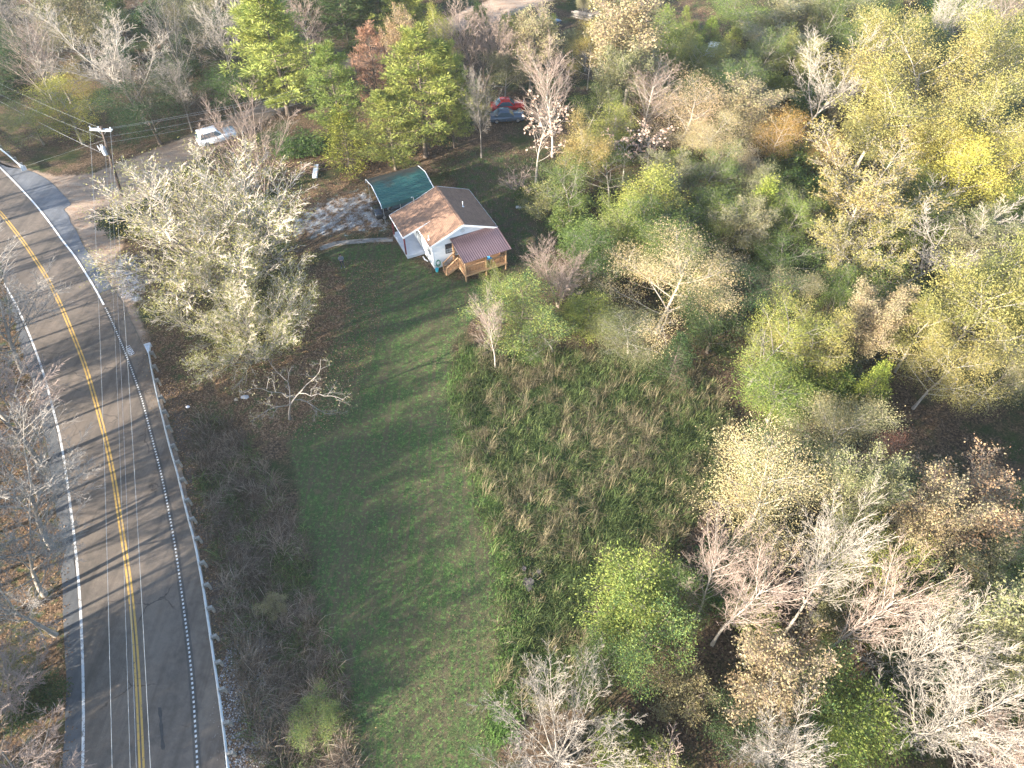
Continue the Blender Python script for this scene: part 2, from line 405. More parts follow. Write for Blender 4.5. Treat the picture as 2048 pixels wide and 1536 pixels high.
# ------------------------------------------------------------------ road, markings, apron
def smooth_path(px_pts, step=.5, z=0.0, smooth=6):
    P = np.array([ray(x, y, z) for x, y in px_pts])
    s_ = np.concatenate([[0], np.cumsum(np.hypot(*np.diff(P, axis=0).T))])
    t = np.arange(0, s_[-1], step)
    x = np.interp(t, s_, P[:, 0]); y = np.interp(t, s_, P[:, 1])
    k = int(smooth / step) | 1
    ker = np.hanning(k + 2)[1:-1]; ker /= ker.sum()
    pad = lambda a: np.concatenate([2 * a[0] - a[k // 2:0:-1], a, 2 * a[-1] - a[-2:-k // 2 - 1:-1]])
    x = np.convolve(pad(x), ker, 'valid'); y = np.convolve(pad(y), ker, 'valid')
    return np.stack([x, y], -1)

L_PX = [(-130,400),(-60,480),(7,565),(38,620),(68,691),(92,760),(106,818),(120,869),(132,941),(140,1002),(150,1080),(159,1174),(164,1265),(167,1349),(168,1454),(166,1534),(160,1750),(140,2100)]
C_PX = [(-90,340),(-40,385),(3,427),(30,462),(51,489),(72,521),(92,551),(120,606),(150,678),(171,732),(188,790),(205,852),(219,910),(232,978),(237,1017),(251,1105),(262,1185),(270,1272),(276,1359),(280,1436),(284,1534),(292,1750),(305,2100)]
R_PX = [(-60,275),(0,335),(34,369),(72,410),(106,454),(130,489),(147,507),(191,578),(222,637),(249,701),(270,756),(287,807),(304,876),(318,927),(331,985),(335,1007),(352,1098),(366,1202),(379,1300),(387,1384),(393,1489),(396,1534),(404,1750),(420,2100)]
PL, PC, PR = (smooth_path(p) for p in (L_PX, C_PX, R_PX))
ROAD_Z = .045
def offset(path, d):
    t = np.gradient(path, axis=0); t /= np.linalg.norm(t, axis=1)[:, None]
    nrm = np.stack([-t[:, 1], t[:, 0]], -1)
    return path + nrm * d
def resample(p, n):
    s_ = np.concatenate([[0], np.cumsum(np.hypot(*np.diff(p, axis=0).T))]); t = np.linspace(0, s_[-1], n)
    return np.stack([np.interp(t, s_, p[:, 0]), np.interp(t, s_, p[:, 1])], -1)
def strip(name, a, b, z, m, jag=0.0, skirt=True):
    n = max(len(a), len(b)); a = resample(a, n); b = resample(b, n)
    k = 9
    rows = np.linspace(0, 1, k)[None, :, None]
    G = a[:, None, :] * (1 - rows) + b[:, None, :] * rows
    if jag:
        r = np.random.default_rng(3); j = np.convolve(r.normal(0, jag, n + 8), np.ones(9) / 4, 'valid')
        d = (b - a); d /= np.linalg.norm(d, axis=1)[:, None]
        G[:, -1] += d * j[:, None]; G[:, 0] -= d * np.roll(j, 17)[:, None]
    V = np.concatenate([G, np.full((n, k, 1), z)], -1)
    if skirt:
        V = np.concatenate([V[:, :1] - [0, 0, .3], V, V[:, -1:] - [0, 0, .3]], 1); k += 2
    idx = np.arange(n * k).reshape(n, k)
    q = np.stack([idx[:-1, :-1], idx[:-1, 1:], idx[1:, 1:], idx[1:, :-1]], -1).reshape(-1, 4)
    return link(name, mesh_np(name, V.reshape(-1, 3), q, mats=[m]))

def asphalt(name, base, warm, scale=1.0, cracks=True):
    m, n, b = new_mat(name)
    tc = N(n, "ShaderNodeTexCoord"); V = tc.outputs["Object"]
    big = noise(n, .35, 5, .6, V).outputs[0]; fine = noise(n, 35, 4, .75, V).outputs[0]; mid = noise(n, 2.2, 6, .65, V).outputs[0]
    col = ramp(n, big, [(.35, base), (.65, warm)]).outputs[0]
    col = mix(n, ramp(n, mid, [(.35, (.0,.0,.0)), (.75, (.55,.55,.55))]).outputs[0], col, tuple(v * 1.35 for v in warm))
    col = mix(n, .55, col, ramp(n, fine, [(.3, (.25,.25,.25)), (.7, (.85,.83,.8))]).outputs[0], 'OVERLAY')
    mp = N(n, "ShaderNodeMapping"); n.links.new(V, mp.inputs[0]); mp.inputs["Rotation"].default_value = (0, 0, R(-12)); mp.inputs["Scale"].default_value = (1.3, .06, 1)
    st = noise(n, 1.0, 4, .6, mp.outputs[0]).outputs[0]
    col = mix(n, ramp(n, st, [(.45, (0,0,0)), (.7, (.5,.5,.5))]).outputs[0], col, tuple(v * .55 for v in base))
    if cracks:
        vo = N(n, "ShaderNodeTexVoronoi", feature='DISTANCE_TO_EDGE'); vo.inputs["Scale"].default_value = .42
        dn = noise(n, 1.5, 4, .6, V); wv = mix(n, .35, V, dn.outputs[1]); n.links.new(wv, vo.inputs["Vector"])
        cr = ramp(n, vo.outputs[0], [(.004, (1,1,1)), (.014, (0,0,0))]).outputs[0]
        cr = math_n(n, 'MULTIPLY', cr, ramp(n, big, [(.5, (0,0,0)), (.6, (.7,.7,.7))]).outputs[0])
        col = mix(n, cr, col, (.018, .017, .017))
    n.links.new(col, b.inputs["Base Color"]); b.inputs["Roughness"].default_value = .85
    bp = N(n, "ShaderNodeBump"); bp.inputs["Strength"].default_value = .35; bp.inputs["Distance"].default_value = .02
    n.links.new(fine, bp.inputs["Height"]); n.links.new(bp.outputs[0], b.inputs["Normal"])
    return m

M_ROAD = asphalt("asphalt_worn", (.073, .063, .054), (.127, .103, .084))
M_EDGE = asphalt("asphalt_edge", (.06, .064, .07), (.085, .088, .092), cracks=False)
M_APRON = asphalt("asphalt_apron", (.085, .092, .105), (.12, .128, .142), cracks=False)

def paint(name, c, under=(.1,.09,.08), wear=.42):
    m, n, b = new_mat(name)
    V = N(n, "ShaderNodeTexCoord").outputs["Object"]
    f = math_n(n, 'ADD', math_n(n, 'MULTIPLY', noise(n, 3.5, 6, .7, V).outputs[0], .6), math_n(n, 'MULTIPLY', noise(n, 22, 4, .7, V).outputs[0], .4))
    col = ramp(n, f, [(wear - .06, under), (wear + .02, c)]).outputs[0]
    n.links.new(col, b.inputs["Base Color"]); b.inputs["Roughness"].default_value = .7
    return m
M_WHITE = paint("paint_white", (.66, .66, .65), wear=.36)
M_WHITE2 = paint("paint_white_worn", (.5, .5, .49), wear=.47)
M_YEL = paint("paint_yellow", (.43, .265, .07), wear=.45)

# offset(path, +d) lies to the driver's left of the drawing direction; paths run toward the camera, so +d is toward +X
tl = strip("road", offset(PL, -.12), offset(PR, .15), ROAD_Z, M_ROAD); tag(tl, kind='structure')
sh = strip("road_edge_strip", offset(PL, -1.05), offset(PL, -.12), ROAD_Z - .012, M_EDGE, jag=.05); tag(sh, kind='structure')
n_ = len(PR); c0 = int(n_ * .40)
# shoulder between the edge line and the guardrail
sh2 = strip("road_shoulder", offset(PR, .15)[c0:], offset(PR, 1.55)[c0:], ROAD_Z - .012, asphalt("asphalt_shoulder", (.075, .06, .05), (.14, .115, .092), cracks=False), jag=.05); tag(sh2, kind='structure')
AP_OUT = [(-40,300),(0,328),(16,335),(51,339),(71,346),(91,357),(108,370),(121,384),(138,402),(143,409),(126,419),(134,427),(139,435),(140,444),(153,462),(166,490),(181,514),(200,540),(219,568),(233,596),(243,620),(250,640),(253,657),(252,675),(251,695)]
ap_in = smooth_path([(-60,275),(0,335),(34,369),(72,410),(106,454),(130,489),(147,507),(191,578),(222,637),(248,699)])
apo = np.array([ray(x, y, 0) for x, y in AP_OUT])
ap = strip("asphalt_apron", offset(ap_in, .15), resample(apo, 120), ROAD_Z - .02, M_APRON); tag(ap, kind='structure')

def stripe(name, path, w_, z, m, gaps=None):
    a = offset(path, -w_ / 2); b = offset(path, w_ / 2); n = len(path)
    V = np.zeros((n, 2, 3)); V[:, 0, :2] = a; V[:, 1, :2] = b; V[:, :, 2] = z
    keep = np.ones(n - 1, bool) if gaps is None else gaps[:n - 1]
    i = np.nonzero(keep)[0]
    q = np.stack([2 * i, 2 * i + 1, 2 * i + 3, 2 * i + 2], -1)
    me = mesh_np(name, V.reshape(-1, 3), q, mats=[m])
    return tag(link(name, me), kind='structure')

ZM = ROAD_Z + .004
stripe("centre_line", offset(PC, -.115), .13, ZM, M_YEL); stripe("centre_line", offset(PC, .115), .13, ZM, M_YEL)
stripe("edge_line", PL, .17, ZM, M_WHITE2)
nsol = int(n_ * .425)
stripe("edge_line", PR[:nsol], .16, ZM, M_WHITE)
def dense(p, st):
    s_ = np.concatenate([[0], np.cumsum(np.hypot(*np.diff(p, axis=0).T))]); t = np.arange(0, s_[-1], st)
    return np.stack([np.interp(t, s_, p[:, 0]), np.interp(t, s_, p[:, 1])], -1)
rp = dense(PR[nsol:], .15)
stripe("rumble_edge_line", rp, .12, ZM, M_WHITE2, gaps=(np.arange(len(rp)) % 2 == 0))
# the dark rumble groove under the line
stripe("rumble_strip", dense(PR[nsol:], .34), .42, ROAD_Z + .0025, asphalt("asphalt_groove", (.05, .046, .043), (.075, .068, .06), cracks=False))
# dark tar patch in the lane
p0, p1 = at(320, 1415), at(327, 1500)
mb = MB(); pts = []
for k in range(13):
    f = k / 12; c = p0.lerp(p1, f); ww = .09 + .06 * math.sin(k * 1.7) + .05
    pts.append((c, .1 + .03 * math.sin(k * 1.3) + .02 * math.sin(k * 4.1)))
vs_ = [(c.x - w_, c.y, ZM - .001) for c, w_ in pts] + [(c.x + w_, c.y, ZM - .001) for c, w_ in pts]
mb.add(vs_, [(i, i + 1, 14 + i, 13 + i) for i in range(12)])
tag(mb.build("tar_patch", simple_mat("tar", (.045, .043, .042), .7, var=.3)), kind='structure')

# sprayed survey letters: strokes laid on the pavement
STROKES = {'V': [[(0,1),(.35,0),(.7,1)]], 'A': [[(0,0),(.35,1),(.7,0)],[(.15,.4),(.55,.4)]], 'R': [[(0,0),(0,1),(.55,.95),(.55,.55),(0,.5),(.6,0)]],
           'D': [[(0,0),(0,1),(.5,.8),(.5,.2),(0,0)]], '>': [[(0,1),(.5,.5),(0,0)],[(-.5,.5),(.5,.5)]], 'N': [[(0,0),(0,1),(.6,0),(.6,1)]],
           'I': [[(.1,0),(.1,1)]], 'T': [[(0,1),(.7,1)],[(.35,1),(.35,0)]], 'K': [[(0,0),(0,1)],[(.6,1),(0,.5),(.6,0)]], 'M': [[(0,0),(0,1),(.35,.4),(.7,1),(.7,0)]]}
def sprayed(text, a, b, h, side, name):
    a = Vector((a.x, a.y, 0)); b = Vector((b.x, b.y, 0)); d = (b - a).normalized(); u = Vector((-d.y, d.x, 0)) * side
    adv = (b - a).length / len(text); mb = MB(); zz = ROAD_Z + .0005
    for i, ch in enumerate(text):
        for st in STROKES[ch]:
            for (x0, y0), (x1, y1) in zip(st[:-1], st[1:]):
                q0 = a + d * (adv * (i + .1 + x0 * .95)) + u * (h * y0); q1 = a + d * (adv * (i + .1 + x1 * .95)) + u * (h * y1)
                e = (q1 - q0).normalized(); nn = Vector((-e.y, e.x, 0)) * .02
                zz += .0001
                mb.add([(*(q0 - nn).xy, zz), (*(q1 - nn).xy, zz), (*(q1 + nn).xy, zz), (*(q0 + nn).xy, zz)], [(0, 1, 2, 3)])
    return tag(mb.build(name, simple_mat("spray_paint", (.7, .72, .74), .6, var=.1)), kind='structure')
sprayed("IVARD>", at(249, 696), at(260, 714), .5, 1, "sprayed_mark")
sprayed("TKM>", at(79, 764), at(84, 783), .5, 1, "sprayed_mark")

# ------------------------------------------------------------------ guardrails
M_GALV = simple_mat("galvanised_steel", (.5, .52, .53), .42, .75, var=.2, scale=3, spec=.5)
M_WOODPOST = simple_mat("weathered_post_wood", (.26, .24, .21), .9, var=.3, scale=8, bump=.4)
def w_beam(mb, path, z0, side=1):
    prof = [(0,-.155),(.02,-.13),(.08,-.1),(.08,-.06),(.0,-.02),(.0,.02),(.08,.06),(.08,.1),(.02,.13),(0,.155)]
    n = len(path); k = len(prof); base = len(mb.v)
    t = np.gradient(path, axis=0); t /= np.linalg.norm(t, axis=1)[:, None]; nr = np.stack([-t[:, 1], t[:, 0]], -1) * side
    for i in range(n):
        for (o, z) in prof: mb.v.append((path[i, 0] - nr[i, 0] * o, path[i, 1] - nr[i, 1] * o, z0 + z))
    for i in range(n):
        for (o, z) in prof: mb.v.append((path[i, 0] - nr[i, 0] * (o - .012), path[i, 1] - nr[i, 1] * (o - .012), z0 + z))
    off = n * k
    for i in range(n - 1):
        for j in range(k - 1):
            a = base + i * k + j; mb.f.append((a, a + 1, a + k + 1, a + k)); a += off; mb.f.append((a, a + k, a + k + 1, a + 1))
        for j in (0, k - 1):
            a = base + i * k + j; mb.f.append((a, a + k, a + k + off, a + off))
def guardrail(px, z, label, n_flat, side):
    P = smooth_path(px, .3, z, 3)
    o = P[0]; root = empty("guardrail", (o[0], o[1], tz(o[0], o[1])), 0, label, "guardrail")
    loc = P - o; zb = -root.location.z
    mb = MB(); w_beam(mb, loc, z + zb, side); mb.build("rail_beam", M_GALV, root, smooth=False)
    t = np.gradient(loc, axis=0); t /= np.linalg.norm(t, axis=1)[:, None]; nr = np.stack([-t[:, 1], t[:, 0]], -1) * side
    s_ = np.concatenate([[0], np.cumsum(np.hypot(*np.diff(loc, axis=0).T))])
    pm = None; bmh = None
    for q in np.arange(.5, s_[-1], 1.9):
        i = int(np.argmin(abs(s_ - q)))
        c = loc[i] + nr[i] * .30; g = tz(c[0] + o[0], c[1] + o[1]) - root.location.z
        ang = math.atan2(t[i, 1], t[i, 0])
        po = MB().box(-.095, -.08, g - .3, .095, .08, z + zb + .14).build("post", M_WOODPOST, root, .006)
        po.location = (c[0], c[1], 0); po.rotation_euler = (0, 0, ang)
        bo = MB().box(-.085, -.1 , -.18, .085, .1, .17).build("blockout", M_WOODPOST, po, .01)
        bo.location = (0, .18 * -side, z + zb)
    # flared impact head with striped plate
    a = loc[0]; tt = t[0]
    hd = MB()
    e = Vector((a[0] - tt[0] * .5, a[1] - tt[1] * .5, z + zb)); f = Vector((a[0] + tt[0] * .6, a[1] + tt[1] * .6, z + zb))
    nn = Vector((nr[0][0], nr[0][1], 0))
    hd.poly_prism([e - nn * .28 + Vector((0, 0, .02)), e + nn * .28 + Vector((0, 0, .02)), f + nn * .06, f - nn * .1], (0, 0, .02))
    hd.poly_prism([e - nn * .28 + Vector((0, 0, -.3)), e + nn * .28 + Vector((0, 0, -.3)), e + nn * .28 + Vector((0, 0, .25)), e - nn * .28 + Vector((0, 0, .25))], tuple(Vector((-tt[0], -tt[1], 0)) * .03))
    hd.bar(e - nn * .2, f, .05, .3); hd.bar(e + nn * .2, f, .05, .3)
    hd.build("impact_head", simple_mat("terminal_white", (.62, .66, .7), .5, .2), root)
    return root
g1 = guardrail(RAIL_PX + [(462,1620),(470,1750)], .7, "long galvanised steel guardrail along the road shoulder, with a flared white end", 0, 1)
# slim cable anchor behind the first posts
P = smooth_path(RAIL_PX, .3, .7, 3)
g2 = guardrail([(43,333),(30,322),(18,311),(0,297),(-30,275),(-60,258)], .7, "short galvanised guardrail ending beside the apron at the road bend", 0, -1)

exec_later = []
# ------------------------------------------------------------------ house
def shingles(name, c1, c2, c3):
    m, n, b = new_mat(name)
    V = N(n, "ShaderNodeTexCoord").outputs["Object"]
    mp = N(n, "ShaderNodeMapping"); n.links.new(V, mp.inputs[0]); mp.inputs["Rotation"].default_value = (0, 0, R(90))
    br = N(n, "ShaderNodeTexBrick"); n.links.new(mp.outputs[0], br.inputs["Vector"])
    br.inputs["Scale"].default_value = 1.0; br.inputs["Brick Width"].default_value = .34; br.inputs["Row Height"].default_value = .15
    br.inputs["Mortar Size"].default_value = .008; br.inputs["Color1"].default_value = (*c1, 1); br.inputs["Color2"].default_value = (*c2, 1); br.inputs["Mortar"].default_value = (*c3, 1)
    nz = noise(n, 1.3, 6, .65, V).outputs[0]
    col = mix(n, ramp(n, nz, [(.35, (0,0,0)), (.7, (.55,.55,.55))]).outputs[0], br.outputs[0], tuple(v * 1.25 for v in c1))
    nf = noise(n, 40, 3, .7, V).outputs[0]
    col = mix(n, .5, col, ramp(n, nf, [(.3, (.3,.3,.3)), (.7, (.75,.75,.75))]).outputs[0], 'OVERLAY')
    n.links.new(col, b.inputs["Base Color"]); b.inputs["Roughness"].default_value = .9
    bp = N(n, "ShaderNodeBump"); bp.inputs["Strength"].default_value = .6; bp.inputs["Distance"].default_value = .02
    n.links.new(br.outputs["Fac"], bp.inputs["Height"]); bp.invert = True; n.links.new(bp.outputs[0], b.inputs["Normal"])
    return m
def siding():
    m, n, b = new_mat("white_siding")
    V = N(n, "ShaderNodeTexCoord").outputs["Object"]
    sx = N(n, "ShaderNodeSeparateXYZ"); n.links.new(V, sx.inputs[0])
    saw = math_n(n, 'FRACT', math_n(n, 'MULTIPLY', sx.outputs[2], 5.5))
    nz = noise(n, .9, 6, .65, V).outputs[0]
    col = ramp(n, nz, [(.3, (.74,.76,.77)), (.65, (.85,.86,.86))]).outputs[0]
    col = mix(n, ramp(n, saw, [(.0, (.5,.5,.5)), (.07, (0,0,0))]).outputs[0], col, (.4,.42,.43))
    n.links.new(col, b.inputs["Base Color"]); b.inputs["Roughness"].default_value = .55
    bp = N(n, "ShaderNodeBump"); bp.inputs["Strength"].default_value = .8; bp.inputs["Distance"].default_value = .02; bp.invert = True
    n.links.new(saw, bp.inputs["Height"]); n.links.new(bp.outputs[0], b.inputs["Normal"])
    return m
M_SHING = shingles("shingles_brown", (.2, .12, .08), (.14, .085, .06), (.05, .035, .027))
M_SIDE = siding()
M_TRIM = simple_mat("white_trim", (.76, .77, .77), .5, var=.1)
M_FOUND = simple_mat("painted_block", (.5, .51, .52), .85, var=.25, scale=2, bump=.3)
M_SLAB = simple_mat("porch_concrete", (.42, .45, .5), .75, var=.15, scale=1.5, bump=.15)
M_REDP = simple_mat("red_post_paint", (.12, .02, .025), .5, var=.2)
M_GLASS = simple_mat("window_glass", (.035, .045, .06), .08, var=.2, spec=.6)
M_REFLECTION = simple_mat("window_reflection", (.42, .46, .48), .6)  # pale tone standing for the white reflection in the panes
M_FRAMED = simple_mat("dark_window_frame", (.05, .055, .06), .5)
M_DECK = simple_mat("deck_timber", (.33, .19, .1), .8, var=.35, scale=7, bump=.3)
M_DECK2 = simple_mat("deck_timber_pale", (.4, .25, .14), .8, var=.35, scale=7, bump=.3)
M_METR = simple_mat("brown_metal_roof", (.15, .1, .105), .33, .35, var=.15, scale=.8, spec=.5)
M_PIPE = simple_mat("vent_pipe_white", (.65, .65, .64), .5)

HX, HY, HT = -7.939, 53.941, R(26.03)
hb = Vector((math.cos(HT), math.sin(HT), 0)); ha = Vector((-math.sin(HT), math.cos(HT), 0))
def hw(s, t, z=0.0):
    p = Vector((HX, HY, 0)) + hb * s + ha * t; p.z = z; return p
HZ = 0.0
house = empty("house", (HX, HY, HZ), HT, "small white house with a brown shingle roof, front porch and covered timber back deck", "house")
W_, L_ = 6.7, 6.56
EZ, OE, OG, SLP = 3.2, .35, .36, .403
def rz_(s): return EZ + SLP * ((s + OE) if s <= W_ / 2 else (W_ + OE - s))
MB().box(.02, .02, -.6, W_ - .02, L_ - .02, .5).build("foundation", M_FOUND, house)
pent = [(0, 0, .5), (W_, 0, .5), (W_, 0, rz_(W_) - .16), (W_ / 2, 0, rz_(W_ / 2) - .16), (0, 0, rz_(0) - .16)]
MB().poly_prism(pent, (0, L_, 0)).build("wall", M_SIDE, house)
mb = MB()
for a, b_ in ((-OE, W_ / 2), (W_ + OE, W_ / 2)):
    mb.poly_prism([(a, -OG, EZ - .1), (a, -OG, EZ), (b_, -OG, rz_(W_ / 2)), (b_, -OG, rz_(W_ / 2) - .1)], (0, L_ + 2 * OG, 0))
rf = mb.build("roof", M_SHING, house)
mb = MB(); mb.bar((W_ / 2, -OG, rz_(W_ / 2) + .012), (W_ / 2, L_ + OG, rz_(W_ / 2) + .012), .28, .03); mb.build("ridge_cap", M_SHING, rf)
for tt in (-OG - .024, L_ + OG + .002):
    for a in (-OE, W_ + OE):
        MB().poly_prism([(a, tt, EZ - .2), (a, tt, EZ + .015), (W_ / 2, tt, rz_(W_ / 2) + .015), (W_ / 2, tt, rz_(W_ / 2) - .2)], (0, .022, 0)).build("rake_trim", M_TRIM, rf)
MB().box(-OE - .024, -OG, EZ - .2, -OE - .002, 2.78, EZ - .01).build("fascia", M_TRIM, rf); MB().box(W_ + OE + .002, -OG, EZ - .2, W_ + OE + .024, L_ + OG, EZ - .01).build("fascia", M_TRIM, rf)
# corner boards
for (x0, y0) in ((-.012, -.012), (W_ - .09, -.012), (-.012, L_ - .09), (W_ - .09, L_ - .09)):
    MB().box(x0, y0, .5, x0 + .102, y0 + .102, EZ - .12).build("corner_board", M_TRIM, house)
# porch roof: shallower slope carried out over the front porch
ps, pe = 1.0, -2.05; pzs, pze = rz_(1.0) + .02, 2.78; pn, pf = 2.8, L_ + OG
pr = MB().poly_prism([(pe, pn, pze - .1), (pe, pn, pze), (ps, pn, pzs), (ps, pn, pzs - .1)], (0, pf - pn, 0)).build("porch_roof", M_SHING, house)
MB().box(pe - .024, pn, pze - .19, pe - .002, pf, pze + .005).build("fascia", M_TRIM, pr)
mb = MB(); mb.poly_prism([(pe, pn - .024, pze - .2), (pe, pn - .024, pze + .012), (ps, pn - .024, pzs + .012), (-.35, pn - .024, EZ - .02)], (0, .021, 0))
mb.build("rake_trim", M_TRIM, pr); mb = MB(); mb.poly_prism([(pe, pf + .004, pze - .2), (pe, pf + .004, pze + .012), (ps, pf + .004, pzs + .012), (ps, pf + .004, pzs - .2)], (0, .021, 0))
mb.build("rake_trim", M_TRIM, pr)
MB().box(pe + .1, pn + .12, pze - .3, pe + .24, pf - .1, pze - .11).build("porch_beam", M_TRIM, pr)
MB().box(-1.88, 2.72, -.4, -.004, 7.1, .36).build("porch_slab", M_SLAB, house, .02)
for tt in (3.02, 6.7):
    MB().box(pe + .1, tt, .361, pe + .24, tt + .14, pze - .305).build("porch_post", M_REDP, house, .01)
def window(parent, s, t, z0, z1, wdt, along, mull, frame_m=M_FRAMED):
    """window standing proud of the wall; along='s' lies on the gable, 't' on the side wall"""
    T = (lambda a, d, z: (s + a, t - d, z)) if along == 's' else (lambda a, d, z: (s - d, t + a, z))
    def bx(mb, a0, a1, d0, d1, za, zb):
        p, q = T(a0, d0, za), T(a1, d1, zb)
        mb.box(min(p[0], q[0]), min(p[1], q[1]), za, max(p[0], q[0]), max(p[1], q[1]), zb)
    f = MB()
    bx(f, -.06, 0, .0, .05, z0 - .06, z1 + .06); bx(f, wdt, wdt + .06, .0, .05, z0 - .06, z1 + .06)
    bx(f, 0, wdt, .0, .05, z0 - .06, z0); bx(f, 0, wdt, .0, .05, z1, z1 + .06)
    zm = (z0 + z1) / 2; bx(f, 0, wdt, .0, .045, zm - .03, zm + .03)
    for k in range(1, mull):
        a = wdt * k / mull; bx(f, a - .012, a + .012, .012, .035, z0, zm - .03)
    if mull > 1: bx(f, 0, wdt, .012, .034, (z0 + zm) / 2 - .012, (z0 + zm) / 2 + .012)
    fo = f.build("window", frame_m, parent)
    g = MB(); bx(g, 0, wdt, .004, .012, z0, z1); g.build("pane", M_GLASS, fo)
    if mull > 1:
        g = MB(); bx(g, .02, wdt - .02, .0125, .0165, z0 + .02, zm - .04); g.build("pane_reflection", M_REFLECTION, fo)  # pale sheet over the lower sash: white reflection painted as colour
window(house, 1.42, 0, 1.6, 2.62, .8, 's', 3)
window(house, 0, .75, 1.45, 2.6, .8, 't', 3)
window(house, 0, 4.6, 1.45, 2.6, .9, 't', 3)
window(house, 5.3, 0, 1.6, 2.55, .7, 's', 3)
d = MB().box(-.05, 3.25, .5, -.003, 4.15, 2.5).build("door", simple_mat("door_paint", (.5,.52,.53), .5), house)
MB().box(-.085, 4.02, 1.42, -.051, 4.07, 1.5).build("handle", M_GALV, d)
d = MB().box(3.6, -.05, .97, 4.5, -.003, 2.6).build("door", simple_mat("back_door_paint", (.42,.43,.43), .5), house)
MB().box(4.38, -.085, 1.75, 4.43, -.051, 1.83).build("handle", M_GALV, d)
mb = MB(); mb.tube([(3.35, -.004, 3.75), (3.35, -.03, 3.75)], .24, 20); mb.build("gable_vent", simple_mat("vent_louvre", (.62, .64, .64), .6), house)
for s, t, h_ in ((4.78, 3.16, .62), (-.02, .66, .5)):
    z = rz_(s); v = MB().tube([(s, t, z - .05), (s, t, z + h_)], .045, 10).build("vent_pipe", M_PIPE, house)
    MB().tube([(s, t, z - .03), (s, t, z + .06)], [.14, .06], 10).build("pipe_flashing", M_PIPE, v)
z = rz_(.7); mb = MB(); mb.tube([(.7, L_ + .05, z - .1), (.7, L_ + .05, z + .7), (.55, L_ + .05, z + .78), (.45, L_ + .05, z + .7)], .035, 8); mb.build("service_mast", M_GALV, house)
MB().box(5.6, -.12, .7, 5.95, -.004, 1.2).build("meter_box", M_GALV, house)

# covered timber deck on the gable side
DZ, D0, D1, DT = .95, 2.1, 6.66, -3.25
gz = lambda s, t: tz(*hw(s, t).xy) - HZ
mb = MB()
nb = 23
for k in range(nb):
    t0 = DT + k * (-DT - .02) / nb; mb.box(D0, t0, DZ - .04, D1, t0 + (-DT) / nb - .012, DZ)
dk = mb.build("deck_floor", M_DECK, house)
mb = MB(); mb.box(D0 - .04, DT - .04, DZ - .24, D1 + .04, DT - .002, DZ - .02); mb.box(D0 - .04, DT, DZ - .24, D0 - .002, -.02, DZ - .02); mb.box(D1 + .002, DT, DZ - .24, D1 + .04, -.02, DZ - .02)
mb.build("rim_joist", M_DECK2, dk)
mtop, mbot, mt0, mt1 = 3.22, 2.74, -.03, -3.58
mroof = lambda t: mtop + (mbot - mtop) * (t - mt0) / (mt1 - mt0)
posts = [(D0 + .0, DT), (4.34, DT), (D1 - .14, DT)]
for s, t in posts:
    MB().box(s, t, gz(s, t) - .3, s + .14, t + .14, mroof(t) - .2).build("deck_post", M_DECK2, house, .006)
for s in (D0, D1 - .14):
    MB().box(s, -.16, gz(s, 0) - .3, s + .14, -.02, mroof(-.1) - .22).build("deck_post", M_DECK2, house, .006)
MB().box(D0 - .1, DT, mroof(DT) - .2, D1 + .1, DT + .14, mroof(DT) - .045).build("deck_beam", M_DECK2, house)
for s in np.linspace(D0, D1 - .05, 8):
    MB().bar((s, mt0 - .06, mroof(mt0) - .1), (s, mt1 + .1, mroof(mt1) - .1), .04, .1).build("rafter", M_DECK2, house)
def railing(a, b, zf0, zf1, n_b, name="deck_railing"):
    a = Vector(a); b = Vector(b); up = Vector((0, 0, 1))
    A0 = Vector((a.x, a.y, zf0)); B0 = Vector((b.x, b.y, zf1))
    r = MB(); r.bar(A0 + up * .93, B0 + up * .93, .12, .04); r.bar(A0 + up * .86, B0 + up * .86, .04, .08); r.bar(A0 + up * .1, B0 + up * .1, .04, .08)
    ro = r.build(name, M_DECK2, house)
    bal = None
    for k in range(n_b):
        p = A0.lerp(B0, (k + .5) / n_b)
        if bal is None:
            bal = MB().box(-.02, -.02, .1, .02, .02, .86).build("baluster", M_DECK, ro); o = bal
        else:
            o = bal.copy(); C.objects.link(o); o.parent = ro
        o.location = p
    return ro
railing((D0 + .14, DT + .07, 0), (4.34, DT + .07, 0), DZ, DZ, 13)
railing((4.48, DT + .07, 0), (D1 - .14, DT + .07, 0), DZ, DZ, 12)
railing((D0 + .07, DT + .14, 0), (D0 + .07, -1.62, 0), DZ, DZ, 9)
railing((D0 + .07, -.48, 0), (D0 + .07, -.17, 0), DZ, DZ, 2)
railing((D1 - .07, DT + .14, 0), (D1 - .07, -.16, 0), DZ, DZ, 18)
# corrugated metal roof, ribs running down the slope
mb = MB(); s0, s1 = 1.95, 7.0; ribs = 22
prof = []
for k in range(ribs):
    a = s0 + (s1 - s0) * k / ribs; st = (s1 - s0) / ribs
    prof += [(a, 0), (a + st * .62, 0), (a + st * .7, .035), (a + st * .9, .035)]
prof.append((s1, 0))
base = len(mb.v)
for t in (mt0, mt1):
    for s, h in prof: mb.v.append((s, t, mroof(t) + h))
k = len(prof)
for t in (mt0, mt1):
    for s, h in prof: mb.v.append((s, t, mroof(t) + h - .03))
for i in range(k - 1):
    mb.f.append((i, i + 1, k + i + 1, k + i)); mb.f.append((2*k + i, 3*k + i, 3*k + i + 1, 2*k + i + 1)); mb.f.append((k + i, k + i + 1, 3*k + i + 1, 3*k + i))
mb.f.append((0, k, 3*k, 2*k)); mb.f.append((k-1, 3*k-1, 4*k-1, 2*k-1))
mr = mb.build("metal_roof", M_METR, house)
mb = MB(); mb.box(s0, mt0 - .2, mtop - .01, s1, mt0 + .0, mtop + .05); mb.bar((s0 - .01, mt0, mtop + .0), (s0 - .01, mt1, mbot + .0), .03, .12); mb.bar((s1 + .01, mt0, mtop), (s1 + .01, mt1, mbot), .03, .12)
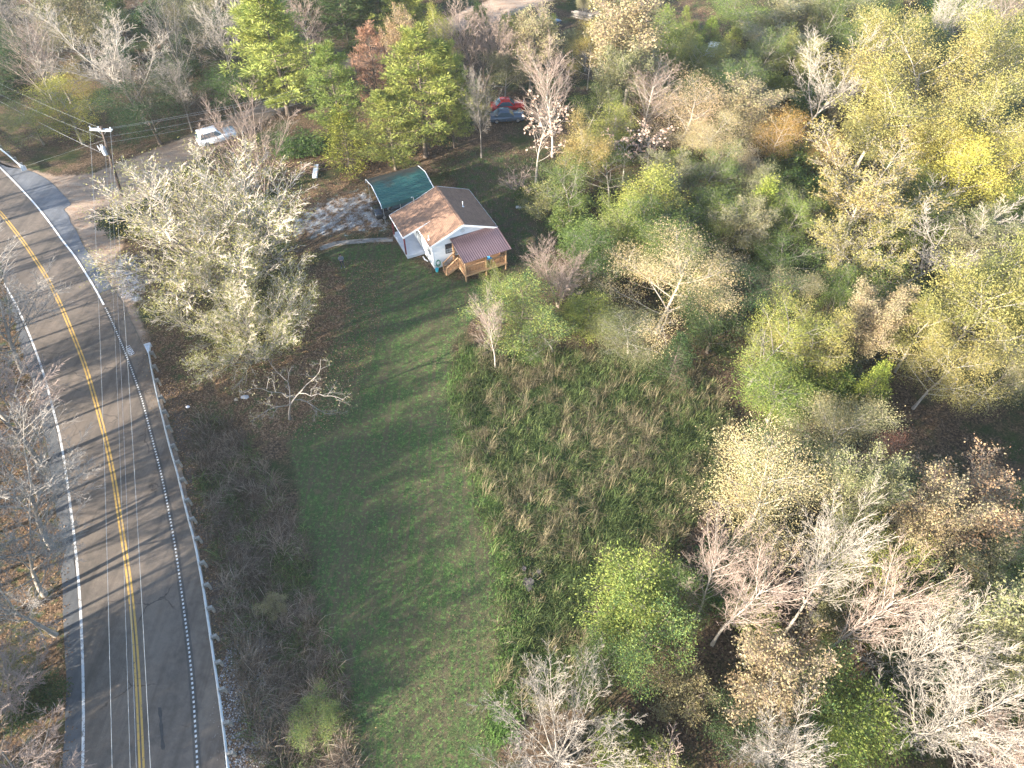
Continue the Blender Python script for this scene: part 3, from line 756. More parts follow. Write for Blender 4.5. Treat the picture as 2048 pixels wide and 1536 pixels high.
mb.build("roof_flashing", M_METR, mr)
# steps going down along the gable wall
ST0, ST1, nst = -1.56, -.52, 5; xb = .78
zb = gz(xb, -1)
stair = MB()
for t in (ST0, ST1 - .04):
    stair.poly_prism([(D0 - .045, t, DZ - .02), (D0 - .045, t, DZ - .32), (xb - .05, t, zb - .05), (xb - .05, t, zb + .16)], (0, .04, 0))
so = stair.build("staircase", M_DECK2, house)
for k in range(nst):
    f = (k + .6) / nst; x = D0 - .05 - f * (D0 - xb); zz = DZ - f * (DZ - zb) - .01
    MB().box(x - .14, ST0 + .045, zz - .04, x + .14, ST1 - .045, zz).build("step", M_DECK, so)
for t in (ST0, ST1 - .1):
    MB().box(xb - .04, t, zb - .3, xb + .06, t + .1, zb + 1.05).build("newel_post", M_DECK2, so, .006)
railing((xb + .06, ST0 + .05, 0), (D0, ST0 + .05, 0), zb + .06, DZ, 8, "stair_railing")
railing((xb + .06, ST1 - .05, 0), (D0, ST1 - .05, 0), zb + .06, DZ, 8, "stair_railing")

# things by the house
def put(root, s, t, z=None, rz=0.0):
    p = hw(s, t); root.location = (p.x, p.y, tz(p.x, p.y) if z is None else z); root.rotation_euler = (0, 0, HT + rz)
hose = empty("garden_hose", label="green garden hose coiled on the gable wall of the white house", cat="garden hose")
mb = MB()
for k, r_ in enumerate((.33, .3, .36, .27)):
    mb.tube([(r_ * .7 * math.cos(a), -.1 - .03 * (k % 3), .02 * k + r_ * 1.15 * math.sin(a)) for a in np.linspace(0, 2 * math.pi, 26)], .022, 6, False)
mb.build("coil", simple_mat("hose_green", (.02, .22, .13), .45), hose)
MB().box(-.08, -.06, .2, .08, 0, .28).build("hanger", simple_mat("hanger_green", (.02, .12, .08), .5), hose)
put(hose, .42, -.005, .72)
bk = empty("bucket", label="turquoise bucket on the ground at the corner of the white house", cat="bucket")
mb = MB(); mb.tube([(0, 0, 0), (0, 0, .36)], [.15, .19], 16); mb.build("body", simple_mat("turquoise_plastic", (.03, .38, .45), .4), bk)
MB().tube([(.19 * math.cos(a), .19 * math.sin(a) , .34) for a in np.linspace(0, 6.28, 18)], .015, 5, False).build("rim", simple_mat("turquoise_rim", (.05, .42, .5), .4), bk)
put(bk, .12, -.42)
sp = empty("splash_block", label="white downspout piece lying on the grass beside the porch slab", cat="downspout")
MB().bar((0, 0, .08), (0, -.55, .06), .12, .1).build("trough", M_PIPE, sp, .01); MB().bar((0, -.5, .08), (.2, -.9, .06), .1, .09).build("elbow", M_PIPE, sp, .01)
put(sp, -.35, 2.3)
ch = empty("chair", label="blue folding chair standing on the covered timber deck", cat="chair")
MBL = simple_mat("blue_fabric", (.05, .25, .5), .7)
MB().box(-.25, -.25, .4, .25, .22, .44).build("seat", MBL, ch); MB().bar((0, .22, .45), (0, .36, .98), .5, .03, (1, 0, 0)).build("backrest", MBL, ch)
for sx in (-.23, .23):
    for sy in (-.22, .2): MB().bar((sx, sy, 0), (sx, sy, .42), .025, .025).build("leg", M_GALV, ch)
put(ch, 5.15, -2.5, HZ + DZ, R(20))
gr = empty("grill", label="dark barbecue grill in the far corner of the covered timber deck", cat="grill")
MGR = simple_mat("grill_black", (.03, .035, .045), .5)
MB().box(-.4, -.25, .7, .4, .25, .95).build("firebox", MGR, gr, .03); MB().tube([(-.4, 0, .97), (.4, 0, .97)], .24, 14).build("lid", MGR, gr)
for sx in (-.35, .35):
    for sy in (-.2, .2): MB().bar((sx, sy, 0), (sx, sy, .72), .04, .04).build("leg", MGR, gr)
put(gr, 6.0, -1.5, HZ + DZ)

# footpath to the front porch
pa, pb = hw(-1.9, 6.35), hw(-1.9, 5.65)
fp = [at(x, y) for x, y in ((786,479),(740,481),(700,484),(668,488),(640,497))]
mb = MB(); nn = len(fp)
v = []
for i, p in enumerate(fp):
    d_ = (fp[min(i + 1, nn - 1)] - fp[max(0, i - 1)]).normalized(); q = Vector((-d_.y, d_.x, 0)) * .36
    v += [p - q + Vector((0, 0, .025)), p + q + Vector((0, 0, .025)), p - q - Vector((0, 0, .2)), p + q - Vector((0, 0, .2))]
f = []
for i in range(nn - 1):
    a = 4 * i; f += [(a, a+1, a+5, a+4), (a+2, a, a+4, a+6), (a+1, a+3, a+7, a+5)]
mb.add(v, f); tag(mb.build("footpath", simple_mat("path_concrete", (.22, .2, .175), .9, var=.4, scale=2, bump=.3, wear=((.12, .085, .055), 1.6, .52))), kind='structure')

# ------------------------------------------------------------------ carport
cp = empty("carport", tuple(hw(1.0, 12.1)), HT, "open metal carport with a ribbed green roof behind the house", "carport")
CPX = tz(*hw(1, 12.1).xy); cp.location.z = CPX
def carport_roof_mat():
    m, n, b = new_mat("green_carport_metal")
    V = N(n, "ShaderNodeTexCoord").outputs["Object"]
    sx = N(n, "ShaderNodeSeparateXYZ"); n.links.new(V, sx.inputs[0])
    nz = noise(n, .55, 5, .6, V).outputs[0]; n2 = noise(n, 3, 6, .7, V).outputs[0]
    col = ramp(n, n2, [(.3, (.026, .085, .075)), (.7, (.04, .118, .104))]).outputs[0]
    grime = math_n(n, 'MULTIPLY', ramp(n, math_n(n, 'MULTIPLY_ADD', sx.outputs[1], .12, nz), [(.45, (0,0,0)), (.66, (1,1,1))]).outputs[0], .75)
    col = mix(n, grime, col, (.085, .06, .045))
    spots = ramp(n, noise(n, 1.1, 4, .7, V).outputs[0], [(.62, (0,0,0)), (.7, (.6,.6,.6))]).outputs[0]
    col = mix(n, spots, col, (.03, .05, .05))
    n.links.new(col, b.inputs["Base Color"]); b.inputs["Roughness"].default_value = .4; b.inputs["Metallic"].default_value = .15
    return m
prof_t = [(-2.75, 2.02), (-2.62, 2.3), (-2.35, 2.52), (.15, 3.12), (2.45, 2.55), (2.62, 2.36), (2.7, 2.05)]
dense_p = []
for (a, za), (b_, zb_) in zip(prof_t[:-1], prof_t[1:]):
    Ls = math.hypot(b_ - a, zb_ - za); m_ = max(1, int(Ls / .24))
    for k in range(m_):
        f = k / m_; g = 1 / m_
        for u, h in ((0, 0), (.6, 0), (.68, .04), (.92, .04)):
            q = f + u * g; dense_p.append((a + (b_ - a) * q, za + (zb_ - za) * q + h))
dense_p.append(prof_t[-1])
mb = MB(); k = len(dense_p); xs = (-3.1, 3.05)
for off in (0, -.03):
    for x in xs: mb.v += [(x, t, z + off) for t, z in dense_p]
for i in range(k - 1):
    mb.f.append((i, i+1, k+i+1, k+i)); mb.f.append((2*k+i, 3*k+i, 3*k+i+1, 2*k+i+1)); mb.f.append((i, 2*k+i, 2*k+i+1, i+1)); mb.f.append((k+i, k+i+1, 3*k+i+1, 3*k+i))
mb.build("roof_panel", carport_roof_mat(), cp)
for x in (-3.13, 3.08):
    mb = MB(); mb.tube([(x, t, z + .02) for t, z in prof_t], .045, 6); mb.build("edge_trim", M_TRIM, cp)
for x in (-2.95, -1.0, 1.0, 2.9):
    for t in (-2.55, 2.55):
        MB().bar((x, t, -.2), (x, t, 2.36), .06, .06).build("leg", M_GALV, cp)
    mb = MB(); mb.tube([(x, t * .97, z - .06) for t, z in prof_t[1:-1]], .03, 6); mb.build("roof_hoop", M_GALV, cp)

# ------------------------------------------------------------------ vehicles
M_TYRE = simple_mat("tyre", (.02, .02, .021), .85); M_RIM = simple_mat("rim_alloy", (.45, .45, .46), .35, .7)
M_CARGLASS = simple_mat("car_glass", (.06, .1, .13), .06, var=.1, spec=.7)
M_LAMP = simple_mat("lamp_lens", (.6, .6, .58), .2); M_TAIL = simple_mat("tail_lens", (.3, .01, .01), .25)
def car(name, label, cat, loc, rz, paint_m, kind='sedan', L=4.5, W=1.78, H=1.45):
    root = empty(name, loc, rz, label, cat)
    h = L / 2; zb = .22; zs = .86 if kind == 'sedan' else 1.0
    low = [(-h, .34), (-h + .1, zb), (h - .12, zb), (h, .36), (h - .02, zs - .18), (h - .25, zs - .07), (h * .36, zs), (-h * .62, zs), (-h + .1, zs - .04), (-h, zs - .2)]
    MB().poly_prism([(x, -W / 2, z) for x, z in low], (0, W, 0)).build("body", paint_m, root, .06, True)
    c0, c1, r0, r1 = (-h * .74, h * .42, -h * .4, h * .1) if kind == 'sedan' else (-h * .95, h * .4, -h * .86, h * .08)
    wi, wo = W / 2 - .2, W / 2 - .05
    cab = MB(); v = [(c0, -wo, zs - .02), (c1, -wo, zs - .02), (c1, wo, zs - .02), (c0, wo, zs - .02), (r0, -wi, H), (r1, -wi, H), (r1, wi, H), (r0, wi, H)]
    cab.add(v, [(3,2,1,0),(4,5,6,7),(0,1,5,4),(1,2,6,5),(2,3,7,6),(3,0,4,7)]); co = cab.build("cabin", paint_m, root, .05, True)
    def pane(name, idx, inset):
        q = [Vector(v[i]) for i in idx]; c = sum(q, Vector()) / 4; nrm = (q[1] - q[0]).cross(q[3] - q[0]).normalized()
        q = [c + (p - c) * inset + nrm * .012 for p in q]
        MB().poly_prism(q, nrm * .01).build(name, M_CARGLASS, co)
    pane("windscreen", (1, 2, 6, 5), .86); pane("rear_window", (3, 0, 4, 7), .84); pane("side_window", (0, 1, 5, 4), .82); pane("side_window", (2, 3, 7, 6), .82)
    for sx in (-h * .6, h * .62):
        for sy in (-1, 1):
            y = sy * (W / 2 - .1)
            wh = MB().tube([(sx, y - .1, .32), (sx, y + .1, .32)], .32, 18).build("wheel", M_TYRE, root)
            MB().tube([(sx, y + sy * .09, .32), (sx, y + sy * .112, .32)], .2, 14).build("rim", M_RIM, wh)
    for sy in (-1, 1):
        MB().box(h - .06, sy * W * .36 - .17, zs - .32, h + .012, sy * W * .36 + .17, zs - .18).build("headlight", M_LAMP, root, .01)
        MB().box(-h - .012, sy * W * .36 - .15, zs - .32, -h + .05, sy * W * .36 + .15, zs - .16).build("tail_light", M_TAIL, root, .01)
        MB().box(h * .24, sy * (W / 2 + .08) - .08, zs - .02, h * .32, sy * (W / 2 + .08) + .08, zs + .12).build("mirror", paint_m, root, .02)
    MB().box(h - .03, -W * .42, .3, h + .05, W * .42, .46).build("bumper", simple_mat("bumper", (.05,.05,.05), .6), root, .02)
    return root
def carpaint(name, c): return simple_mat(name, c, .25, .1, var=.12, scale=2, spec=.6)
p = at(1015, 219); car("parked_car", "red sedan parked in the clearing beyond the pines, partly hidden by bare trees", "car", p, R(8), carpaint("red_paint", (.5, .02, .018)))
p = at(1013, 240); car("parked_car", "dark blue-grey car parked alongside the red sedan", "car", p, R(6), carpaint("slate_paint", (.06, .09, .13)))
p = hw(-.4, 11.0); car("parked_car", "dark car parked in the shade under the green carport", "car", (p.x, p.y, tz(p.x, p.y)), HT + R(180), carpaint("dark_paint", (.025, .028, .035)), 'suv', 4.6, 1.85, 1.75)
p = at(436, 281); car("parked_car", "white car standing on the dirt track behind the broad feathery tree", "car", p, R(31), carpaint("white_paint", (.72, .76, .8)), 'suv', 4.8, 1.85, 1.7)
p = at(1094, 54); car("parked_car", "grey car parked under trees below the far bend of the dirt track", "car", p, R(38), carpaint("grey_paint", (.1, .13, .17)))
p = at(1425, 106); car("parked_car", "white car half hidden among young bright green conifers in the brown clearing", "car", p, R(70), carpaint("pale_paint", (.7, .7, .72)), 'suv', 4.2, 1.75, 1.6)

# ------------------------------------------------------------------ small yard things
p = at(632, 345); o = empty("metal_trough", tuple(p), R(96), "white trough-like metal piece lying beside the heap of cut branches", "trough")
MB().box(-1.25, -.28, .02, 1.25, .28, .34).build("tray", simple_mat("white_metal", (.62, .66, .7), .5), o, .03)
for x in (-.7, .7): MB().tube([(x, 0, .335), (x, 0, .36)], .07, 10).build("cap", M_FRAMED, o)
p = at(1045, 415); o = empty("board", tuple(p), R(2), "white board lying in the grass behind the house, near the brown shrubs", "board")
MB().box(-.75, -.2, .05, .75, .2, .12).build("plank", M_PIPE, o); MB().box(-.3, -.16, 0, .3, .16, .05).build("batten", M_DECK, o)
rub = empty("concrete_rubble", tuple(at(1069, 1156)), 0, "pile of broken grey concrete in the tall weeds of the field", "rubble")
MCON = simple_mat("broken_concrete", (.085, .073, .07), .9, var=.45, scale=4, bump=.5)
for k in range(9):
    x, y = rnd.uniform(-.8, .6), rnd.uniform(-.9, .8); s = rnd.uniform(.16, .38); c = Vector((x, y, s * .3 + .1))
    a = rnd.uniform(0, 3); pts = [c + Vector((math.cos(a + q) * s * rnd.uniform(.7, 1.1), math.sin(a + q) * s * rnd.uniform(.7, 1.1), rnd.uniform(-.06, .12))) for q in (0, 1.3, 2.5, 3.7, 5)]
    MB().poly_prism(pts, (rnd.uniform(-.05, .05), rnd.uniform(-.05, .05), .18)).build("chunk", MCON, rub)
for (px, py, lab, c, sz, nm) in ((473, 800, "tan cardboard scrap on the leaves left of the small gnarled tree", (.4, .31, .22), .24, "cardboard_scrap"),
                         (490, 795, "pale folded cardboard scrap under the small gnarled tree", (.4, .37, .36), .38, "cardboard_scrap"),
                         (376, 814, "crumpled white plastic bag on the leaves behind the guardrail", (.55, .55, .6), .2, "plastic_bag")):
    p = at(px, py); mb = MB(); k = 7
    pts = [(p.x + math.cos(q * 6.283 / k) * sz * rnd.uniform(.5, 1), p.y + math.sin(q * 6.283 / k) * sz * rnd.uniform(.4, .9), p.z + .05 + rnd.uniform(0, .1)) for q in range(k)]
    mb.add(pts + [(p.x, p.y, p.z + .2)] + [(a, b_, p.z + .02) for a, b_, _ in pts], [(q, (q+1) % k, k) for q in range(k)] + [(q, k+1+q, k+1+(q+1) % k, (q+1) % k) for q in range(k)])
    tag(mb.build(nm, simple_mat(nm, c, .8, var=.2)), lab, nm.split('_')[-1])
# heap of cut branches
p = at(600, 344); V = []; T3 = MB()
for k in range(150):
    a = rnd.uniform(0, 6.28); r_ = abs(rnd.gauss(0, 1.0)); x, y = math.cos(a) * r_ * 1.3, math.sin(a) * r_ * .9
    l = rnd.uniform(.5, 1.5); b_ = rnd.uniform(-.6, .6) + .5; z = max(.05, .75 - r_ * .3) * rnd.uniform(.2, 1)
    T3.tube([(x, y, z), (x + math.cos(b_) * l, y + math.sin(b_) * l, max(.02, z + rnd.uniform(-.3, .35)))], rnd.uniform(.012, .035), 4, False)
o = T3.build("brush_heap", simple_mat("cut_branches", (.3, .19, .13), .9, var=.4)); o.location = p
tag(o, "low heap of cut reddish branches beside the white metal trough", "brush heap")
p = at(1165, 36); o = empty("log_pile", tuple(p), R(-25), "pile of pale cut logs in the clearing beyond the bend of the dirt track", "log pile")
for k in range(12):
    y = (k % 5 - 2) * .34 + (k // 5) * .17; z = .17 + (k // 5) * .3
    MB().tube([(-1.6 + rnd.uniform(-.3, .3), y, z), (1.6 + rnd.uniform(-.3, .3), y, z)], rnd.uniform(.13, .17), 9).build("log", BARK['pale'], o)

# ------------------------------------------------------------------ utility pole and wires
pb_ = at(243, 392)
best = min((math.hypot(ray(203, 257, h)[0] - pb_.x, ray(203, 257, h)[1] - pb_.y), h) for h in np.arange(7, 13, .1))
PH = best[1]; ptx, pty = ray(203, 257, PH); ptop = Vector((ptx, pty, PH))
pole = empty("utility_pole", tuple(pb_), 0, "leaning wooden utility pole with crossarm and transformer beside the dirt track", "utility pole")
Lp = lambda w_: Vector(w_) - pb_
pl_at = lambda f: pb_.lerp(ptop, f)
m_pole = simple_mat("creosote_pole", (.085, .062, .05), .9, var=.45, scale=3, bump=.4, wear=((.2, .18, .165), 1.2, .55))
MB().tube([Lp(pb_ - Vector((0, 0, .5))), Lp(pl_at(.5)), Lp(ptop + (ptop - pb_).normalized() * .25)], [.17, .15, .12], 12).build("shaft", m_pole, pole)
ca, cb = Vector((*ray(184, 258, PH - .15), PH - .15)), Vector((*ray(219, 260, PH - .15), PH - .15))
cdv = (cb - ca).normalized(); ca, cb = ptop - Vector((0, 0, .15)) - cdv * 1.3, ptop - Vector((0, 0, .15)) + cdv * 1.1
M_ARM = simple_mat("crossarm_grey", (.33, .37, .4), .7, var=.25)
perp = Vector((-cdv.y, cdv.x, 0))
for sgn in (-1, 1):
    MB().bar(Lp(ca + perp * .15 * sgn), Lp(cb + perp * .15 * sgn), .1, .12).build("crossarm", M_ARM, pole)
for f in (.25, .75):
    q = ca.lerp(cb, f); MB().bar(Lp(q), Lp(pl_at(.9)), .03, .03).build("brace", M_GALV, pole)
M_INS = simple_mat("insulator", (.55, .6, .64), .3)
ins = []
for f in (.02, .42, .97):
    q = ca.lerp(cb, f) + Vector((0, 0, .08)); ins.append(q + Vector((0, 0, .22)))
    MB().tube([Lp(q), Lp(q + Vector((0, 0, .1))), Lp(q + Vector((0, 0, .14))), Lp(q + Vector((0, 0, .26)))], [.05, .08, .05, .07], 10).build("insulator", M_INS, pole)
q = pl_at(.70) - perp * .05 + Vector((-.34, -.12, 0))
tr_ = MB().tube([Lp(q - Vector((0, 0, .45))), Lp(q + Vector((0, 0, .4))), Lp(q + Vector((0, 0, .5)))], [.25, .25, .12], 16).build("transformer", simple_mat("transformer_grey", (.48, .48, .5), .45), pole)
for dx in (-.1, .1): MB().tube([Lp(q + Vector((dx, 0, .45))), Lp(q + Vector((dx, 0, .75)))], .035, 8).build("bushing", M_INS, tr_)
MB().tube([Lp(q + Vector((-.45, .05, .0))), Lp(q + Vector((-.5, .05, .55)))], .05, 8).build("cutout_fuse", M_INS, pole)
M_WIRE = simple_mat("bare_wire", (.42, .43, .43), .45, .4); M_CABLE = simple_mat("grey_cable", (.5, .5, .5), .6)
def wire(a, b_, sag, label, r_=.012, m=M_WIRE):
    mb = MB(); mb.tube([a.lerp(b_, t) - Vector((0, 0, sag * 4 * t * (1 - t))) for t in np.linspace(0, 1, 28)], r_, 4, False)
    tag(mb.build("overhead_wire", m), label, "wire", "overhead wires on the utility pole")
def thru(a, px, py, z, ext):
    b_ = Vector((*ray(px, py, z), z)); return a + (b_ - a) * ext
# along the road toward the camera
wire(ins[0], thru(ins[0], 213, 1536, PH - .6, 1.3), .9, "thin overhead wire above the lane nearest the left-hand woods", .009)
wire(ins[2], thru(ins[2], 291, 1536, PH - .6, 1.3), .9, "thin overhead wire above the lane nearest the guardrail", .009)
wire(pl_at(.86), thru(pl_at(.86), 251, 1536, PH * .82, 1.3), .8, "overhead neutral wire hanging over the double yellow line, on its far-lane side", .007)
wire(pl_at(.62), thru(pl_at(.62), 265, 1536, PH * .6, 1.3), .7, "low thin communication cable strung over the double yellow line", .007, M_CABLE)
# back along the road to the far bend
wire(ins[1], thru(ins[1], 0, 163, PH + .3, 1.5), .4, "highest wire running from the crossarm to the woods at the road bend", .006)
wire(pl_at(.86), thru(pl_at(.86), 0, 185, PH * .88, 1.5), .4, "middle wire running from the pole shaft to the woods at the road bend", .006)
wire(pl_at(.6), thru(pl_at(.6), 0, 198, PH * .62, 1.5), .5, "bright thick cable running from below the transformer to the road bend", .014, M_CABLE)
# off along the dirt track
for k, (f, py, z) in enumerate(((None, 178, PH - .3), (None, 184, PH - .5), (.88, 196, PH * .85), (.8, 207, PH * .76))):
    a = ins[2] - Vector((0, 0, .1 * k)) if f is None else pl_at(f)
    wire(a, thru(a, 560, py, z, 1.6), .6, ["topmost", "second", "third", "lowest"][k] + " of the four wires running from the pole along the dirt track", .007)
wire(pl_at(.84), at(44, 335) + Vector((0, 0, .02)), 0.0, "guy wire running from the utility pole down to the ground by the short guardrail", .006)
# ------------------------------------------------------------------ tree generator
GA = 2.39996
def grow(S, p, d, L, r, lvl, P, rg, az0=None):
    pr = P[lvl]; n = pr['n']; seg = L / n; jit = pr.get('jit', .1); up = pr.get('up', 0.0)
    pts = [p]; rad = [r]; dirs = []
    tip = pr.get('tip', .4)
    for i in range(n):
        d = Vector((d.x + rg.gauss(0, jit), d.y + rg.gauss(0, jit), d.z + rg.gauss(0, jit) + up)).normalized()
        q = pts[-1] + d * seg; r2 = r * (1 - (i + 1) / n * (1 - tip))
        S.append((pts[-1], q, rad[-1], r2, lvl)); pts.append(q); rad.append(r2); dirs.append(d)
    if lvl + 1 >= len(P): return
    ch = P[lvl + 1]; nc = pr['nc']; nc = max(1, int(nc * rg.uniform(.8, 1.2))) if lvl else nc
    st = pr.get('st', .25); az = rg.uniform(0, 6.28) if az0 is None else az0
    for k in range(nc):
        f = st + (1 - st) * (k + rg.uniform(.2, .9)) / nc; f = min(f, .999)
        x = f * n; i = int(x); t = x - i
        pos = pts[i].lerp(pts[i + 1], t); rr = rad[i] * (1 - t) + rad[i + 1] * t
        dd = dirs[i]; az += GA + rg.gauss(0, .35)
        u = dd.orthogonal().normalized(); v = dd.cross(u)
        ang = R(ch['ang'] + rg.gauss(0, ch.get('da', 8)) + ch.get('angf', 0) * (f - .5))
        cdv = dd * math.cos(ang) + (u * math.cos(az) + v * math.sin(az)) * math.sin(ang)
        shp = pr.get('shape', lambda f: 1 - .5 * f)(f)
        grow(S, pos, cdv.normalized(), L * ch['lr'] * shp * rg.uniform(.75, 1.2), max(.008, min(rr * .8, r * ch.get('rr', .5))), lvl + 1, P, rg)

def tubes_np(S, K):
    n = len(S)
    if n == 0: return np.zeros((0, 3)), np.zeros((0, 4), int)
    P0 = np.array([tuple(s[0]) for s in S]); P1 = np.array([tuple(s[1]) for s in S])
    r0 = np.array([s[2] for s in S]); r1 = np.array([s[3] for s in S])
    D = P1 - P0; D /= np.maximum(np.linalg.norm(D, axis=1), 1e-9)[:, None]
    ref = np.where(np.abs(D[:, 2:3]) < .9, np.array([[0, 0, 1.]]), np.array([[1., 0, 0]]))
    X = np.cross(D, ref); X /= np.linalg.norm(X, axis=1)[:, None]; Y = np.cross(X, D)
    a = np.arange(K) * 2 * np.pi / K
    ring = X[:, None] * np.cos(a)[None, :, None] + Y[:, None] * np.sin(a)[None, :, None]
    V = np.concatenate([P0[:, None] + ring * r0[:, None, None], P1[:, None] + ring * r1[:, None, None]], 1)
    j = np.arange(K); q = np.stack([j, (j + 1) % K, K + (j + 1) % K, K + j], -1)
    Q = (np.arange(n) * 2 * K)[:, None, None] + q[None]
    return V.reshape(-1, 3), Q.reshape(-1, 4)

def cones_np(S):
    """the outermost twigs: three-sided points, three triangles each"""
    n = len(S)
    if n == 0: return np.zeros((0, 3)), np.zeros((0, 3), int)
    P0 = np.array([tuple(s[0]) for s in S]); P1 = np.array([tuple(s[1]) for s in S]); r0 = np.array([s[2] for s in S])
    D = unit(P1 - P0); ref = np.where(np.abs(D[:, 2:3]) < .9, np.array([[0, 0, 1.]]), np.array([[1., 0, 0]]))
    X = unit(np.cross(D, ref)); Y = np.cross(X, D); a = np.arange(3) * 2 * np.pi / 3
    ring = X[:, None] * np.cos(a)[None, :, None] + Y[:, None] * np.sin(a)[None, :, None]
    V = np.concatenate([P0[:, None] + ring * r0[:, None, None] * 1.25, P1[:, None]], 1)
    T_ = (np.arange(n) * 4)[:, None, None] + np.array([[0, 1, 3], [1, 2, 3], [2, 0, 3]])[None]
    return V.reshape(-1, 3), T_.reshape(-1, 3)

def unit(a): return a / np.maximum(np.linalg.norm(a, axis=-1, keepdims=True), 1e-9)
def leaves_np(pos, size, g, axis=None, ab=0.0, asp=.5, flat=0.0):
    """one bent rhombus leaf per position"""
    n = len(pos)
    a = unit(g.normal(size=(n, 3)) + (0 if axis is None else axis * ab))
    nrm = g.normal(size=(n, 3)); nrm[:, 2] += flat
    b = unit(np.cross(a, nrm)); l = (size * g.uniform(.6, 1.3, n))[:, None]; w_ = l * asp
    V = np.stack([pos, pos + a * l * .5 + b * w_ * .5, pos + a * l, pos + a * l * .5 - b * w_ * .5], 1)
    return V.reshape(-1, 3), np.arange(n * 4).reshape(-1, 4)

PROTO = {}
def proto(name, S, Lp_, bark, leafm=None, lsize=.16, crown_lvl=2, K=7, twig=None, asp=.55, axis=None, ab=0.0, flat=0.0, seed=1, H=10.0, twig_r=None, rb=.105):
    """normalises to height H at the origin, builds a trunk mesh (limbs) and a crown mesh (twigs and leaves)"""
    g = np.random.default_rng(seed)
    zmax = max([s[1].z for s in S] + ([float(np.max(Lp_[:, 2]))] if Lp_ is not None and len(Lp_) else []))
    k = H / zmax
    kr = rb * (H / 10) ** .8 / S[0][2]
    S = [(a * k, b_ * k, max(.006, r0 * kr), max(.005, r1 * kr), l) for a, b_, r0, r1, l in S]
    tr = [s for s in S if s[4] < crown_lvl]; cr = [s for s in S if s[4] >= crown_lvl]
    thick = [s for s in tr if s[4] == 0]; limbs = [s for s in tr if s[4] > 0]
    v1, q1 = tubes_np(thick, K + 2); v2, q2 = tubes_np(limbs, K)
    # sink the butt a little and flare it
    V = np.concatenate([v1, v2]); Q = np.concatenate([q1, q2 + len(v1)])
    low = V[:, 2] < .02; V[low, 2] -= .35; V[low, :2] *= 1.5
    trunk = mesh_np("trunk", V, Q, mats=[BARK[bark]], smooth=True)
    if twig_r: cr = [(a, b_, max(r0, twig_r * .8), max(r1, twig_r * .55), l) for a, b_, r0, r1, l in cr]
    lmax = max(s[4] for s in S); fin = [s for s in cr if s[4] == lmax and lmax > crown_lvl]; cr = [s for s in cr if not (s[4] == lmax and lmax > crown_lvl)]
    vc, qc = tubes_np(cr, 3); vt, tc_ = cones_np(fin); tc_ = tc_ + len(vc); vc = np.concatenate([vc, vt]); mi = np.zeros(len(qc), np.int32)
    allv = [vc]; allq = [qc]; mis = [mi]; c0 = V[:, :2]
    if Lp_ is not None and len(Lp_):
        P_ = Lp_ * k
        ax = None if axis is None else (unit(P_ - np.array([0, 0, H * .55])) if isinstance(axis, str) else np.asarray(axis))
        vl, ql = leaves_np(P_, lsize, g, ax, ab, asp, flat)
        allq.append(ql + len(vc)); allv.append(vl); mis.append(np.ones(len(ql), np.int32)); c0 = P_[:, :2]
    elif len(vc): c0 = vc[:, :2]
    ms = [BARK[twig or bark]] + ([LEAF[leafm]] if leafm else [])
    crown = mesh_np("crown", np.concatenate(allv), np.concatenate(allq), tc_, mats=ms, qmi=np.concatenate(mis), tmi=np.zeros(len(tc_), np.int32))
    cen = np.median(c0, axis=0); rad = np.percentile(np.hypot(*(c0 - cen).T), 93)
    PROTO[name] = dict(trunk=trunk, crown=crown, W=2 * rad, H=H, cen=cen)

def recol(name, src, leafm=None, bark=None, twig=None):
    """same shape in another foliage"""
    s = PROTO[src]; bk_ = BARK[bark] if bark else s['trunk'].materials[0]; tw_ = BARK[twig or bark] if bark else s['crown'].materials[0]
    PROTO[name] = dict(s, over=([bk_], [tw_] + ([LEAF[leafm]] if leafm else list(s['crown'].materials)[1:])))

def tips(S, lv): return [(s[1], (s[1] - s[0]).normalized()) for s in S if s[4] >= lv]
def cluster(T, per, rad, g):
    P_ = np.array([tuple(t[0]) for t in T]); 
    return (np.repeat(P_, per, 0) + g.normal(0, rad, (len(P_) * per, 3)))

def bare(seed, P, L0=6, r0=.2, lean=(0, 0, 1), stems=1):
    rg = random.Random(seed); S = []
    for k in range(stems):
        d = Vector(lean); 
        if stems > 1: d = Vector((math.cos(k * 2.3) * .35, math.sin(k * 2.3) * .35, 1))
        grow(S, Vector((0, 0, 0)), d.normalized(), L0 * rg.uniform(.85, 1.1), r0, 0, P, rg)
    return S
PR_ROUND = [dict(n=5, nc=9, st=.4, jit=.05, tip=.5, shape=lambda f: 1.2 - .25 * f),
            dict(n=6, nc=14, st=.15, jit=.05, up=.08, ang=37, da=14, lr=1.05, rr=.36, tip=.15),
            dict(n=4, nc=10, st=.12, jit=.06, up=.06, ang=34, lr=.42, rr=.32, tip=.2),
            dict(n=2, nc=6, st=.1, jit=.07, up=.03, ang=32, lr=.45, rr=.5, tip=.4),
            dict(n=1, ang=30, lr=.55, rr=.5, tip=.5, jit=.06)]
PR_UP = [dict(n=9, nc=26, st=.32, jit=.035, tip=.12, shape=lambda f: .55 + .55 * math.sin(min(1, f * 1.05) * 2.5)),
         dict(n=5, nc=11, st=.12, jit=.05, up=.07, ang=38, da=11, lr=.43, rr=.2, tip=.15),
         dict(n=3, nc=7, st=.1, jit=.06, up=.05, ang=33, lr=.42, rr=.4, tip=.3),
         dict(n=1, nc=3, st=.1, ang=30, lr=.5, rr=.5, tip=.5, jit=.07), dict(n=1, ang=30, lr=.6, jit=.06)]
PR_TALL = [dict(n=9, nc=26, st=.45, jit=.04, tip=.15, shape=lambda f: .6 + .5 * math.sin(min(1, f * 1.05) * 2.2))] + PR_UP[1:]
